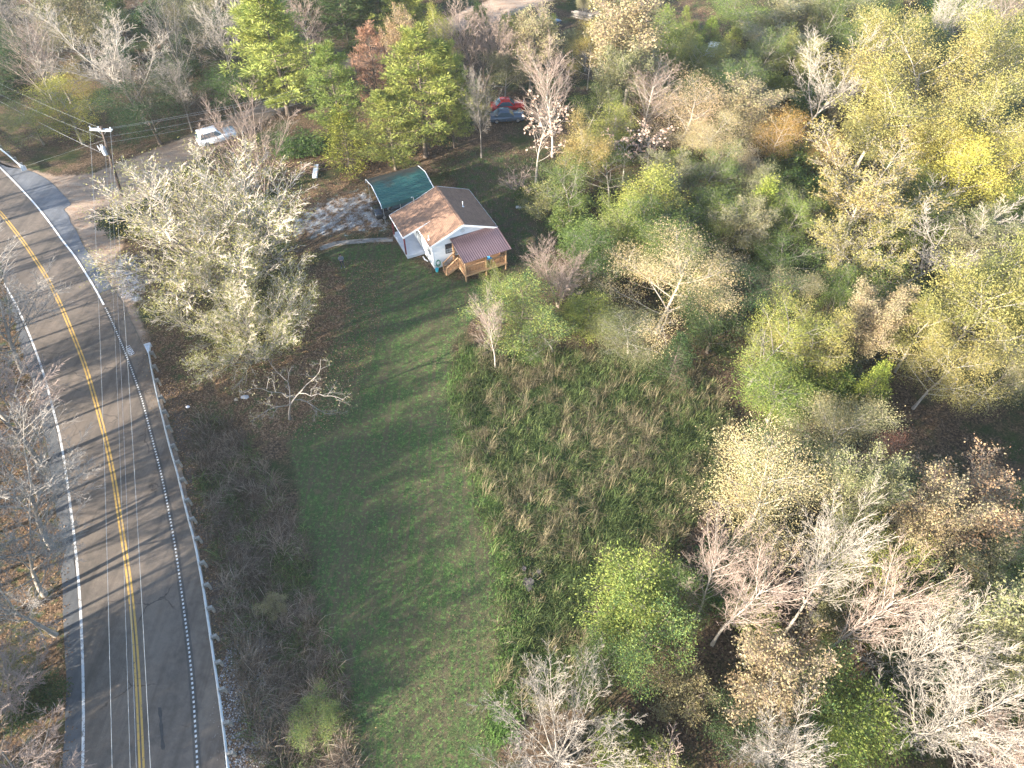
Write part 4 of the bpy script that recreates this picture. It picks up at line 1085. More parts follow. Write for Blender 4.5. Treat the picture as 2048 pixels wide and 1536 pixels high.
PR_SPREAD = [dict(n=4, nc=7, st=.45, jit=.1, tip=.6, shape=lambda f: 1.3),
             dict(n=7, nc=15, st=.15, jit=.07, up=.09, ang=38, da=15, lr=1.05, rr=.4, tip=.15),
             dict(n=5, nc=9, st=.15, jit=.08, up=.06, ang=38, lr=.42, rr=.4, tip=.25),
             dict(n=3, nc=6, st=.1, jit=.09, up=.05, ang=36, lr=.48, rr=.5, tip=.4),
             dict(n=1, ang=34, lr=.5, rr=.5, tip=.5, jit=.08)]
PR_LEAFY = [dict(n=5, nc=12, st=.3, jit=.06, tip=.35, shape=lambda f: 1.15 - .4 * f),
            dict(n=5, nc=8, st=.2, jit=.09, up=.06, ang=52, da=14, lr=.58, rr=.42, tip=.25),
            dict(n=3, nc=6, st=.2, jit=.12, up=.03, ang=44, lr=.52, rr=.45, tip=.35),
            dict(n=2, ang=42, lr=.5, rr=.5, tip=.5, jit=.12)]
PR_TALLLEAFY = [dict(n=7, nc=18, st=.16, jit=.05, tip=.15, shape=lambda f: 1.0 - .55 * abs(f - .4)),
            dict(n=4, nc=7, st=.2, jit=.1, up=.06, ang=48, lr=.34, rr=.35, tip=.25),
            dict(n=3, nc=6, st=.2, jit=.12, up=.03, ang=44, lr=.52, rr=.45, tip=.35),
            dict(n=2, ang=42, lr=.5, rr=.5, tip=.5, jit=.12)]
G_ = np.random.default_rng(11)
# bare crowns
for i, (sd, bk_, tw) in enumerate(((1, 'pale', 'pale'), (2, 'grey', 'pink'), (3, 'pale', 'grey'))):
    proto(f'round{i+1}', bare(sd, PR_ROUND, 5, .2), None, bk_, crown_lvl=2, twig=tw, twig_r=.0075, seed=sd)
for i, (sd, bk_, tw) in enumerate(((4, 'pale', 'pale'), (5, 'white', 'pink'), (6, 'grey', 'grey'))):
    proto(f'up{i+1}', bare(sd, PR_UP, 9, .15), None, bk_, crown_lvl=2, twig=tw, twig_r=.0075, seed=sd)
proto('tall1', bare(46, PR_TALL, 9, .15), None, 'grey', crown_lvl=2, twig='grey', twig_r=.011, seed=46)
proto('tall2', bare(47, PR_TALL, 9, .15), None, 'dark', crown_lvl=2, twig='pink', twig_r=.011, seed=47)
proto('multi1', bare(41, PR_UP, 8, .12, stems=3), None, 'pink', crown_lvl=2, twig='pink', twig_r=.008, seed=9)
proto('spread1', bare(7, PR_SPREAD, 4, .26, (.42, .15, 1)), None, 'pale', crown_lvl=2, twig='pale', twig_r=.011, seed=7)
proto('spread2', bare(8, PR_SPREAD, 4, .24, (-.2, .1, 1)), None, 'pale', crown_lvl=2, twig='pale', twig_r=.009, seed=8)
PR_GN = [dict(n=4, nc=6, st=.4, jit=.16, tip=.65, shape=lambda f: 1.1), dict(n=7, nc=7, st=.2, jit=.24, up=.05, ang=58, da=16, lr=.85, rr=.55, tip=.3),
         dict(n=5, nc=5, st=.2, jit=.26, ang=50, lr=.36, rr=.5, tip=.35), dict(n=3, nc=3, st=.1, jit=.25, ang=45, lr=.5, rr=.5), dict(n=2, ang=40, lr=.5, jit=.2)]
S = bare(12, PR_GN, 3.2, .3)
proto('gnarl1', S, cluster(tips(S, 3)[::4], 2, .2, G_), 'grey', 'sage', .14, crown_lvl=3, twig='pale', twig_r=.009)
def dome(name, sd, bark, twig, nst=13, leafm=None, spread=.85, per=4, lsz=.12, tr=.0085, frac=.6):
    rg = random.Random(sd); S = []
    P = [dict(n=5, nc=11, st=.2, jit=.06, tip=.25, up=.05), dict(n=3, nc=8, st=.15, jit=.07, up=.05, ang=32, lr=.42, rr=.4, tip=.3), dict(n=2, nc=6, st=.15, jit=.07, up=.03, ang=32, lr=.48, rr=.5), dict(n=2, nc=2, ang=30, lr=.5, jit=.07), dict(n=1, ang=28, lr=.5)]
    for k in range(nst):
        a = k * GA; t = .12 + spread * (k / nst) ** .8
        grow(S, Vector((math.cos(a) * .25 * t, math.sin(a) * .25 * t, 0)), Vector((math.cos(a) * t, math.sin(a) * t, 1)).normalized(), rg.uniform(5, 6.4) * (1 - .12 * t), .11, 0, P, rg)
    LL = None
    if leafm:
        T = tips(S, 3); zt = np.array([t[0].z for t in T]); rt = np.array([math.hypot(t[0].x, t[0].y) for t in T]); g2 = np.random.default_rng(sd)
        keep = g2.random(len(T)) < frac * np.clip(1.35 - zt / zt.max() + .35 * rt / rt.max() , .05, 1)
        LL = cluster([t for t, k_ in zip(T, keep) if k_], per, .17, g2)
    proto(name, S, LL, bark, leafm, lsz, crown_lvl=2, twig=twig, twig_r=tr, seed=sd, rb=.085 if leafm else .055, asp=.4)
# the wide feathery trees: domes of fine twigs with small olive leaves left mostly low and outside
dome('willow1', 48, 'grey', 'twig', 20, 'willow', 1.1, 3, .1, .0125, .3); dome('willow2', 49, 'grey', 'twig', 13, 'willow', 1.2, 4, .1, .0115, .5)
dome('dome1', 44, 'grey', 'pale', 16, spread=1.05, tr=.0095); dome('dome2', 45, 'pink', 'pink', 9, tr=.0095)
# semi-bare crowns
S = bare(15, PR_ROUND, 5.5, .2); proto('semi1', S, cluster(tips(S, 3)[::2], 3, .18, G_), 'white', 'oak', .13, crown_lvl=2, twig='pale', twig_r=.009)
S = bare(16, PR_UP, 9, .16); proto('semi2', S, cluster(tips(S, 2)[::2], 4, .2, G_), 'pale', 'brown', .13, crown_lvl=2, twig='pink', twig_r=.009)
S = bare(17, PR_UP, 9, .16); proto('semi3', S, cluster(tips(S, 2), 3, .2, G_), 'pale', 'sage', .12, crown_lvl=2, twig='pale', twig_r=.008)
S = bare(52, PR_UP, 9, .16); proto('feather1', S, cluster(tips(S, 2), 5, .22, G_), 'pale', 'rust', .11, crown_lvl=2, twig='pink', twig_r=.008)
# leafy crowns
def leafy(name, sd, P, leafm, per, rad, lsz, bark='grey', L0=5, sub=1, asp=.6, flat=.3):
    S = bare(sd, P, L0, .2); T = tips(S, 3)[::sub]
    proto(name, S, cluster(T, per, rad, np.random.default_rng(sd)), bark, leafm, lsz, crown_lvl=2, twig=bark, asp=asp, flat=flat, axis='out', ab=.6, seed=sd, twig_r=.008)
leafy('oak1', 21, PR_LEAFY, 'oak', 150, 0.25, 0.092, 'white', sub=6)
leafy('oak2', 22, PR_LEAFY, 'oak', 150, 0.25, 0.092, 'pale', sub=6)
leafy('pale1', 23, PR_LEAFY, 'pale', 117, .26, 0.059, 'pale', sub=3)
leafy('pale2', 24, PR_TALLLEAFY, 'pale', 46, .26, 0.059, 'pale', sub=2)
leafy('green1', 25, PR_LEAFY, 'green', 102, 0.21, 0.085, 'grey', sub=6)
leafy('green2', 26, PR_TALLLEAFY, 'green', 78, 0.21, 0.085, 'grey', sub=6)
leafy('clump1', 27, PR_LEAFY, 'bluegr', 68, .2, 0.126, 'dark', sub=5, flat=.8)
leafy('clump2', 28, PR_TALLLEAFY, 'bright', 62, .2, 0.118, 'grey', sub=5, flat=.8)
recol('gold1', 'oak2', 'gold'); recol('gold2', 'green2', 'gold', 'pale'); recol('bright1', 'green1', 'bright'); recol('bright2', 'green2', 'bright')
recol('sage1', 'oak1', 'sage', 'pale'); recol('sage2', 'pale2', 'sage'); recol('orange1', 'pale2', 'orange'); recol('red1', 'green2', 'red', 'grey'); recol('rust1', 'semi2', 'rust'); recol('redsemi', 'feather1', 'brown', 'pink')
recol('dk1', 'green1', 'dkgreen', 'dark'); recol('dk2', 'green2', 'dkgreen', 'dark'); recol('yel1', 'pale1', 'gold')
S = bare(31, [PR_UP[0] | dict(nc=9), PR_UP[1] | dict(nc=5), PR_UP[2] | dict(nc=3, ang=42)], 8, .14)
proto('syc1', S, cluster(tips(S, 2)[::2], 5, .14, G_), 'white', 'syc', .3, crown_lvl=2, twig='white', twig_r=.012, asp=.8)
# conifers
def pine(name, sd, leafm, H=12.0, spread=.30, bark='dark', taper=.8, dens=1.0, gaps=.2, low=.2, needle=.21):
    rg = random.Random(sd); S = []; LP = []; AX = []; z = 0; p = Vector((0, 0, 0))
    n = 10; pts = [Vector((0, 0, 0))]
    for i in range(n):
        q = Vector((pts[-1].x + rg.gauss(0, .05), pts[-1].y + rg.gauss(0, .05), H * (i + 1) / n)); S.append((pts[-1], q, .17 * (1 - i / n * .9), .17 * (1 - (i + 1) / n * .9), 0)); pts.append(q)
    z = H * low; az = 0
    while z < H * .985:
        f = z / H; i = min(n - 1, int(f * n)); base = pts[i].lerp(pts[i + 1], f * n - i)
        Lm = H * spread * (1 - ((f - low) / (1 - low)) ** 1.4 * taper) * min(1, .55 + (f - low) * 2.2) 
        for k in range(rg.randint(4, 6)):
            az += GA + rg.gauss(0, .3)
            if rg.random() < gaps: continue
            L = Lm * rg.uniform(.6, 1.15); el = R(rg.uniform(2, 26) + 25 * f)
            d = Vector((math.cos(az) * math.cos(el), math.sin(az) * math.cos(el), math.sin(el))); q = base; m_ = 4
            for s_ in range(m_):
                d = Vector((d.x, d.y, d.z + .05)).normalized(); q2 = q + d * L / m_
                S.append((q, q2, .035 * (1 - s_ / m_ * .8), .035 * (1 - (s_ + 1) / m_ * .8), 1))
                if s_ > 0:
                    for sd_ in (-1, 1, -1, 1):
                        sl_ = L * rg.uniform(.18, .34) * (1.1 - s_ / m_ * .5); perp_ = Vector((-d.y, d.x, rg.uniform(-.1, .35))) * sd_
                        e = (d * rg.uniform(.5, 1) + perp_).normalized(); qa = q.lerp(q2, rg.random()); qb = qa + e * sl_
                        S.append((qa, qb, .012, .008, 2))
                        for tt in (.45, .75, 1.0):
                            LP.append(tuple(qa.lerp(qb, tt))); AX.append(tuple(e))
                q = q2
            LP.append(tuple(q)); AX.append(tuple(d))
        z += H * .042 * rg.uniform(.8, 1.3)
    P_ = np.array(LP); A_ = np.array(AX); per = max(3, int(11 * dens))
    P2 = np.repeat(P_, per, 0) + np.random.default_rng(sd).normal(0, .09, (len(P_) * per, 3)); A2 = np.repeat(A_, per, 0); A2[:, 2] += .4
    proto(name, S, P2, bark, leafm, needle, crown_lvl=2, twig=bark, asp=.16, axis=A2, ab=1.3, seed=sd)
pine('pine1', 51, 'pinelt', spread=.26, dens=1.0, low=.12, gaps=.12)
pine('pine2', 52, 'pine', spread=.3, dens=.9, low=.2, gaps=.2)
pine('pine3', 53, 'pine', spread=.34, dens=.9, low=.16, gaps=.18)
pine('deadpine', 54, 'deadp', spread=.27, dens=.5, low=.25, gaps=.3)
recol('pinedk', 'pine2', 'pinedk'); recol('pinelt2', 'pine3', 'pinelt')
def cedar(name, sd, leafm, H=6.0, wd=.22, n=1500):
    g = np.random.default_rng(sd); rg = random.Random(sd); S = []; 
    for i in range(6): S.append((Vector((0, 0, H * i / 6)), Vector((0, 0, H * (i + 1) / 6)), .1 * (1 - i / 6) + .01, .1 * (1 - (i + 1) / 6) + .01, 0))
    P_ = []; 
    for k in range(n // 9):
        f = rg.random() ** 1.25 * .97 + .03; a = rg.uniform(0, 6.28); lob = 1 + .28 * math.sin(a * 3 + sd + f * 7)
        r_ = H * wd * (1 - f) ** .75 * lob * rg.uniform(.55, 1.08); c = Vector((math.cos(a) * r_, math.sin(a) * r_, f * H))
        S.append((Vector((0, 0, max(.1, f * H - r_ * .5))), c, .018, .008, 1))
        for q in range(26): P_.append((c.x + rg.gauss(0, .16), c.y + rg.gauss(0, .16), c.z + rg.gauss(.05, .2)))
    P_ = np.array(P_); ax = unit(P_ * [1, 1, 0]) + [0, 0, 1.0]
    proto(name, S, P_, 'dark', leafm, .2, crown_lvl=1, twig='dark', asp=.35, axis=ax, ab=1.2, seed=sd)
cedar('cedar1', 61, 'cedar', n=2600); cedar('cedar2', 62, 'bright', wd=.28, n=2600)
recol('cedardk', 'cedar2', 'dkgreen')
# low shrubs, several stems
def shrub(name, sd, leafm, per, lsz, bark='grey', nst=7, rad=.22, asp=.6):
    rg = random.Random(sd); S = []
    P = [dict(n=4, nc=7, st=.2, jit=.1, tip=.4, up=-.02), dict(n=3, nc=5, st=.2, jit=.14, ang=42, lr=.5, rr=.5), dict(n=2, nc=4, st=.2, jit=.15, ang=42, lr=.5, rr=.5), dict(n=2, ang=40, lr=.55, jit=.15)]
    for k in range(nst):
        a = k * GA; t = rg.uniform(.15, .75); grow(S, Vector((math.cos(a) * .15, math.sin(a) * .15, 0)), Vector((math.cos(a) * t, math.sin(a) * t, 1)).normalized(), rg.uniform(2.2, 3.6), .05, 0, P, rg)
    T = tips(S, 2)
    proto(name, S, cluster(T, per, rad, np.random.default_rng(sd)) if per else None, bark, leafm, lsz, crown_lvl=1, twig=bark, asp=asp, flat=.3, axis='out' if per else None, ab=.5, seed=sd, H=3.0, twig_r=.007)
shrub('shrubG', 71, 'green', 5, .12); shrub('shrubO', 72, 'sage', 4, .1, 'pale'); shrub('shrubB', 73, None, 0, 0, 'pink'); shrub('shrubY', 74, 'bright', 5, .12)
recol('shrubD', 'shrubG', 'dkgreen', 'dark'); recol('shrubW', 'shrubO', 'willow'); recol('shrubR', 'shrubO', 'brown', 'pink'); recol('shrubgold', 'shrubY', 'gold')

FC = {'pine': .52, 'dead': .55, 'ceda': .42, 'shru': .5, 'will': .5, 'gnar': .6, 'spre': .6, 'mult': .62, 'dome': .55, 'up': .66, 'roun': .68}
NAME = {'pine': 'pine_tree', 'dead': 'dead_pine', 'ceda': 'cedar_tree', 'shru': 'shrub', 'oak': 'oak_tree', 'roun': 'bare_tree', 'up': 'bare_tree', 'mult': 'bare_tree', 'tall': 'bare_tree', 'dome': 'bare_tree', 'spre': 'bare_tree', 'will': 'feathery_tree', 'syc1': 'sapling', 'gnar': 'gnarled_tree'}
trnd = random.Random(5)
def key4(kind, D, default):
    for k, v in D.items():
        if kind.startswith(k): return v
    return default
def plant(kind, x, y, W, H, label, group=None, rz=None, cat=None, lean=None):
    pr = PROTO[kind]; sx = W / pr['W']; sz = H / pr['H']
    nm = key4(kind, NAME, 'leafy_tree')
    root = empty(nm, (x, y, tz(x, y) - .05), trnd.uniform(0, 6.28) if rz is None else rz, label, cat or ('shrub' if kind.startswith('shrub') else 'tree'), group)
    root.scale = (sx, sx, sz)
    if kind.startswith('spread'): root.rotation_euler = (0, 0, -.25 if y > 70 else -.55)
    if lean: root.rotation_euler = (lean[0], lean[1], root.rotation_euler.z)
    t_, c_ = link("trunk", pr['trunk'], root), link("crown", pr['crown'], root)
    if 'over' in pr:
        for o, ms in zip((t_, c_), pr['over']):
            for sl_, m_ in zip(o.material_slots, ms): sl_.link = 'OBJECT'; sl_.material = m_
    return root
PLANTED = []
def tree(kind, cx, cy, wpx, H, label, group=None, **k):
    based = kind[0] == '@'; kind = kind.lstrip('@')
    """cx, cy, wpx: where the crown's middle stands and how wide it is in the survey photograph"""
    f = key4(kind, FC, .6); z = 0.0; f0 = f
    if based: f = 0.0
    for _ in range(4):
        x, y = ray(cx, cy, z + H * f); z = tz(x, y)
    depth = y * CP + (CAM_H - z - H * f0) * SP; W = wpx / F_PX * depth
    if kind[:4] in ('oak1', 'oak2', 'pale', 'gree', 'brig', 'sage', 'semi', 'gold', 'dk1', 'dk2', 'clum', 'yel1', 'rust', 'feat'): W *= 1.2
    PLANTED.append((x, y, W / 2))
    return plant(kind, x, y, W, H, label, group, **k)
# ------------------------------------------------------------------ thin evening haze over the valley
hm = bpy.data.materials.new("haze"); hm.use_nodes = True; hn = hm.node_tree; hn.nodes.remove(hn.nodes["Principled BSDF"])
pv = hn.nodes.new("ShaderNodeVolumePrincipled"); pv.inputs["Color"].default_value = (.9, .92, .95, 1); pv.inputs["Density"].default_value = .0002; pv.inputs["Anisotropy"].default_value = .3
hn.links.new(pv.outputs[0], hn.nodes["Material Output"].inputs["Volume"])
hz = MB().box(-720, -520, -5, 720, 920, 47.5).build("haze", hm); hz["kind"] = "stuff"
# ------------------------------------------------------------------ trees one can point to
TREES = [
 # woods beyond the dirt track
 ('round1',225,88,235,15,'broad pale bare tree, the largest in the woods behind the utility pole'),
 ('up3',70,62,135,14,'thin grey bare tree in the far corner of the woods above the road bend'),
 ('round3',335,62,130,13,'brownish bare tree standing close against the broad pale bare tree'),
 ('up1',432,48,120,13,'tall thin bare tree between the broad pale tree and the bright lone pine'),
 ('pine1',540,92,150,17,'tall bright yellow-green pine standing alone at the edge of the dirt track'),
 ('up2',618,45,100,12,'reddish bare tree pressed against the bright lone pine'),
 ('orange1',152,158,60,7,'small orange-leaved tree under the broad pale bare tree'),
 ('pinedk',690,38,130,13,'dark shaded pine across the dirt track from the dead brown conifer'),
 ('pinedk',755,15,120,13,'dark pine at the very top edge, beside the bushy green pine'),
 ('pine3',818,58,125,13,'bushy green pine inside the far bend of the dirt track'),
 ('green1',52,225,120,7,'dark green bushy tree by the end of the short guardrail'),
 ('gold2',128,215,110,8,'olive-yellow bushy tree just behind the utility pole crossarm'),
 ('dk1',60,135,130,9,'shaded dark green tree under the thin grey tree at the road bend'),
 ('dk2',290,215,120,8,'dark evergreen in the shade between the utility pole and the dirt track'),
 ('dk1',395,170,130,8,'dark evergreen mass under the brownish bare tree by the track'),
 ('green2',450,160,90,8,'green leafy tree at the foot of the bright lone pine'),
 ('up3',265,150,90,11,'grey bare trunk with drooping twigs below the broad pale bare tree'),
 ('up3',345,160,90,10,'slim bare tree leaning over the dirt track behind the feathery tree'),
 ('semi3',140,40,120,13,'grey-green thin tree between the corner tree and the broad pale bare tree'),
 ('up1',480,20,90,13,'pale slim bare tree at the top edge left of the bright lone pine'),
 ('sage2',365,20,80,12,'pale olive thin tree at the top edge behind the brownish bare tree'),
 # pines and companions behind the carport
 ('pine2',668,200,110,13,'green pine with a bare lower trunk at the left end of the pine row'),
 ('deadpine',748,150,85,13,'dead brown conifer standing among the green pines'),
 ('pine2',838,190,160,15,'largest green pine, its boughs hanging over the carport'),
 ('cedar1',690,280,95,8,'bushy yellow-green cedar with a forked trunk beside the carport'),
 ('pine3',780,258,130,10,'dense green pine directly behind the carport ridge'),
 ('rust1',808,100,60,13,'small rust-orange tree poking out above the largest green pine'),
 ('yel1',872,75,70,12,'pale yellow tree at the far edge of the pine row, by the track bend'),
 ('pinelt2',900,190,90,13,'light green pine at the right end of the pine row'),
 ('multi1',962,62,150,13,'reddish-grey bare tree with many upright stems below the far bend of the track'),
 ('up3',958,190,70,12,'dark bare trunk between the pine row and the red car'),
 ('semi2',1062,85,90,11,'sparse bare tree with a few tan leaves in front of the grey car'),
 ('yel1',1182,92,75,10,'bright lime-yellow tree above the white-barked bare tree'),
 ('up2',1112,165,125,14,'white-barked bare tree standing right of the red car'),
 ('sage1',1010,140,100,7,'olive bushy tree just beyond the red car'),
 ('syc1',1075,270,105,10,'pale forked sapling with big pinkish-tan leaves behind the house'),
 ('semi2',1268,70,150,17,'tall feathery tan-orange tree rising beside the lime-yellow tree'),
 ('semi3',1225,150,90,12,'slender pale tree between the white-barked tree and the tan-orange tree'),
 ('up2',1300,190,120,11,'pale slim bare tree in front of the tall tan-orange tree'),
 ('green1',1180,200,90,8,'green leafy tree at the foot of the white-barked bare tree'),
 ('bright2',1215,260,80,8,'bright green tree with visible pale stems behind the pinkish sapling'),
 ('syc1',1255,300,80,7,'small sapling with pinkish leaves at the edge of the green thicket'),
 # far clearing
 ('cedar2',1328,45,46,5,'young bright conifer at the near-left rim of the brown clearing'),
 ('cedar2',1368,48,40,5,'young bright conifer beside the dark shadow in the brown clearing'),
 ('cedar1',1385,75,40,4.5,'young yellow-green conifer below the shadowed hollow in the brown clearing'),
 ('cedar2',1390,108,62,5,'wide green conifer just left of the half-hidden white car'),
 ('cedar1',1418,72,52,5,'yellow-green conifer right behind the half-hidden white car'),
 ('cedar2',1465,92,70,5,'wide green conifer just right of the half-hidden white car'),
 ('semi3',1520,90,130,6,'olive scrubby tree between the brown clearing and the leaning white tree'),
 ('sage2',1480,155,130,6,'grey-olive scrubby tree on the slope below the brown clearing'),
 ('bright2',1500,22,110,7,'yellow-green scrubby tree on the far side of the brown clearing'),
 ('semi3',1590,30,130,8,'pale scrubby tree at the top edge behind the leaning white tree'),
 ('brownfeather',1560,50,10,5,''),
 ('spread1',1632,155,215,13,'leaning white bare tree with antler-like limbs beside the big oaks'),
 # big oaks, far corner
 ('oak1',1765,95,170,14,'yellow-olive oak immediately right of the leaning white tree'),
 ('oak2',1865,150,210,15,'broad yellow-olive oak with a white trunk fork showing, in the middle of the oaks'),
 ('oak1',1975,105,180,15,'yellow-olive oak highest in the far corner of the oaks'),
 ('oak2',1765,215,190,14,'yellow-olive oak lower down, spreading over the dark gap beside the leaning tree'),
 ('oak1',1955,235,190,14,'olive oak behind the brightest golden tree'),
 ('oak2',2035,330,120,13,'olive oak at the picture edge beyond the brightest golden tree'),
 ('gold1',1940,350,160,12,'brightest golden-yellow tree, oval crown, below the oaks'),
 ('gold2',1850,300,110,11,'yellow-green tree between the oaks and the wide semi-bare tree'),
 ('up1',1900,20,120,13,'white bare tree at the top edge behind the oaks'),
 ('up2',2020,25,90,13,'grey bare tree in the topmost corner behind the oaks'),
 ('sage1',1700,20,120,10,'dull olive tree at the top edge behind the first oak'),
 # middle of the woods
 ('pale2',1375,235,150,9,'pale cream-green tree in the middle of the slope above the green thicket'),
 ('pale1',1450,275,140,8,'pale yellow-green tree with white stems beside the orange tree'),
 ('orange1',1558,262,95,9,'orange-leaved tree at the foot of the leaning white tree'),
 ('semi2',1500,225,110,9,'tan thin-crowned tree behind the orange tree'),
 ('orange1',1640,300,80,5,'low yellow-orange tree in the dark gap under the oaks'),
 ('syc1',1300,300,90,7,'bare-stemmed sapling with tan leaf tufts below the pale slim bare tree'),
 ('semi1',1735,390,240,11,'wide yellow-green feathery tree with white limbs in front of the golden tree'),
 ('spread1',1850,480,270,10,'spreading white bare limbs reaching toward the golden tree'),
 ('semi1',1690,500,170,9,'half-bare tree with pale fan-shaped limbs left of the spreading white limbs'),
 ('cedar1',1518,428,85,8,'bright yellow-green cedar in the middle of the green thicket'),
 ('green1',1225,350,130,6,'dark green round tree at the head of the thicket behind the house'),
 ('semi3',1345,375,120,6,'dusty olive tree with arching twigs in the green thicket'),
 ('redsemi',1480,330,130,5,'low reddish-brown twiggy tree below the pale yellow-green tree'),
 ('bright1',1455,430,110,6,'fresh green tree left of the bright cedar'),
 ('green2',1390,470,120,6,'green tree behind the big cream-leaved tree'),
 ('green1',1570,500,120,7,'green tree right below the bright cedar'),
 ('dk1',1500,560,140,7,'dark evergreen beside the big cream-leaved tree'),
 ('sage1',1590,580,110,7,'pale green tree between the dark evergreen and the brown-red tree'),
 ('bright1',1655,605,95,7,'lime-green tree touching the brown-red tree'),
 ('redsemi',1722,640,125,9,'brown-red half-bare tree above the yellow cedar'),
 ('bright1',1530,690,150,9,'large light green tree at the edge of the weedy field'),
 ('bright2',1570,770,140,8,'light green tree with arching branches below the large light green tree'),
 ('cedar1',1738,785,75,7,'yellow cedar below the brown-red tree'),
 ('sage1',1690,860,170,10,'grey-green willow-like tree between the yellow cedar and the red-leaved tree'),
 ('oak1',1950,620,250,12,'wide yellow-olive oak at the edge of the dark shaded slope'),
 ('oak2',1850,650,130,10,'smaller yellow-olive oak beside the brown-red tree'),
 ('oak2',2010,545,150,12,'yellow-olive oak behind the wide one above the dark slope'),
 ('oak1',1885,735,160,9,'half-shaded olive oak lowest on the dark slope'),
 ('sage1',2010,735,120,9,'shaded dull olive tree at the picture edge on the dark slope'),
 ('pale1',1335,570,240,10,'big cream-leaved tree in the middle, lit bright against the thicket'),
 ('cedardk',1350,720,90,6,'feathery dark green conifer under the big cream-leaved tree'),
 ('dk2',1435,640,110,7,'tall dark evergreen at the right flank of the big cream-leaved tree'),
 ('sage2',1265,665,130,5,'dusty olive tree on the near side of the big cream-leaved tree'),
 ('clump1',1050,615,150,7,'leafy green tree with yellow tips in front of the deck'),
 ('bright1',985,600,90,6,'yellow-green small tree nearest the deck posts'),
 ('multi1',1122,535,125,8,'reddish bare tree with upright stems just right of the house'),
 ('up2',988,640,75,9,'thin pinkish bare tree in front of the leafy green tree by the lawn'),
 ('green1',1110,660,130,5,'low dark green tree under the reddish bare tree'),
 ('clump2',1190,620,90,5,'light green small tree between the reddish bare tree and the cream-leaved tree'),
 # near right-hand woods
 ('red1',1798,920,95,8,'small dull-red tree standing on the edge of the dark slope'),
 ('pale2',1545,985,205,13,'tall cream-tan tree at the near corner of the weedy field'),
 ('@up2',1391,1240,130,12.5,'white bare tree leaning over the corner of the weedy field'),
 ('@up2',1424,1290,165,14,'pink-twigged bare tree beside the cream-tan tree'),
 ('@up1',1569,1265,170,16.5,'tall white bare tree in front of the dull-red tree'),
 ('semi3',1690,990,110,12,'thin yellowish tree between the cream-tan tree and the tall white tree'),
 ('rust1',1930,1035,160,11,'rust-leaved thin tree at the edge of the dark slope'),
 ('semi2',1870,1060,120,12,'tan half-bare tree left of the rust-leaved tree'),
 ('@up2',1629,1330,165,15.5,'bare tree with twin white trunks in the near woods'),
 ('@up1',1729,1375,200,15,'bare tree with wide white crown below the rust-leaved tree'),
 ('@semi3',1844,1375,190,15,'pale tan feathery tree at the picture edge below the rust-leaved tree'),
 ('@up1',1779,1503,230,15,'big leaning white bare tree near the lower picture corner'),
 ('@round2',1900,1560,250,14,'grey bare tree filling the lower picture corner'),
 ('clump2',1270,1165,150,8,'yellow-green tree with round leaf clumps at the tip of the weedy field'),
 ('clump1',1310,1270,170,8,'blue-green tree with round leaf clumps below the yellow-green clumped tree'),
 ('green2',1375,1215,90,8,'thin leafy tree wedged between the clumped trees and the leaning bare tree'),
 ('green1',1230,1340,110,5,'low dark green tree beside the big grey bare tree at the bottom'),
 ('semi2',1570,1370,170,9,'dark twiggy tree with scattered tan leaves in the near woods'),
 ('dk1',1490,1440,160,7,'deep green tree low in the near woods right of the big grey bare tree'),
 ('clump1',1620,1400,170,8,'green clumped tree in the middle of the near woods'),
 ('clump2',1720,1430,170,8,'yellow-green clumped tree near the bottom, left of the leaning white tree'),
 ('dk2',1840,1400,150,7,'dark green tree below the wide-crowned bare tree'),
 ('shrubgold',1900,1420,100,4,'yellow shrub glowing under the leaning white bare tree'),
 ('dome1',1125,1475,320,10,'big grey bare tree with a dome of fine twigs at the bottom of the lawn'),
 ('up1',1590,1530,190,11,'white bare tree cut by the bottom edge'),
 # the trees in the yard
 ('willow1',425,438,430,15.5,'huge feathery olive-grey tree between the road and the house'),
 ('dome2',488,272,215,13,'pinkish bare tree rising behind the huge feathery tree'),
 ('willow2',480,630,310,10.5,'smaller feathery green tree below the huge feathery tree, beside the guardrail end'),
 ('@gnarl1',578,838,270,7.5,'small gnarled half-dead tree at the edge of the lawn'),
 # roadside trees at the left edge
 ('@round1',48,745,300,11,'white bare tree reaching over the road edge at the upper left side'),
 ('@round2',80,925,320,11,'bare tree with dense white twigs leaning over the second painted mark'),
 ('@round1',104,1095,330,11,'grey bare tree in the middle of the left road edge'),
 ('@round3',112,1270,340,11,'bare tree with curling pale branches over the brown leaf bank'),
 ('@round2',105,1590,340,11,'pale bare tree in the lower left corner'),
 ('@round1',15,838,280,10,'pale bare tree wedged behind the second painted mark at the road edge'),
 ('@round3',70,1010,280,9.5,'pinkish bare tree crowding the road edge across from the gnarled tree'),
 ('@round1',88,1190,290,9.5,'white-twigged bare tree crowding the road edge above the yellowish shrub'),
 ('@round2',60,1440,280,9,'grey bare tree rising over the dark green shrub at the road edge'),
 ('shrubO',25,1330,90,4,'yellowish shrub on the brown leaf bank left of the road'),
 ('shrubD',60,1395,110,3,'dark green shrub on the brown leaf bank near the road edge'),
 # shrubs one can tell apart
 ('shrubD',238,440,75,3,'dark shrub at the base of the utility pole'),
 ('shrubB',1035,365,90,3.2,'thin bare brown shrub in the grass behind the house'),
 ('shrubW',1090,400,110,2.8,'brownish-green shrub next to the white board'),
 ('shrubG',1050,390,50,2,'small bright green shrub beside the thin bare brown shrub'),
 ('shrubG',600,290,90,2.5,'low olive shrub by the cut branches at the track'),
 ('shrubR',545,1210,55,1.6,'round tan weed clump among the brushy roadside strip'),
 ('clump1',640,1440,90,2.2,'dark green leafy bush at the bottom of the brushy roadside strip'),
]
for t in TREES:
    if t[5]: tree(*t)

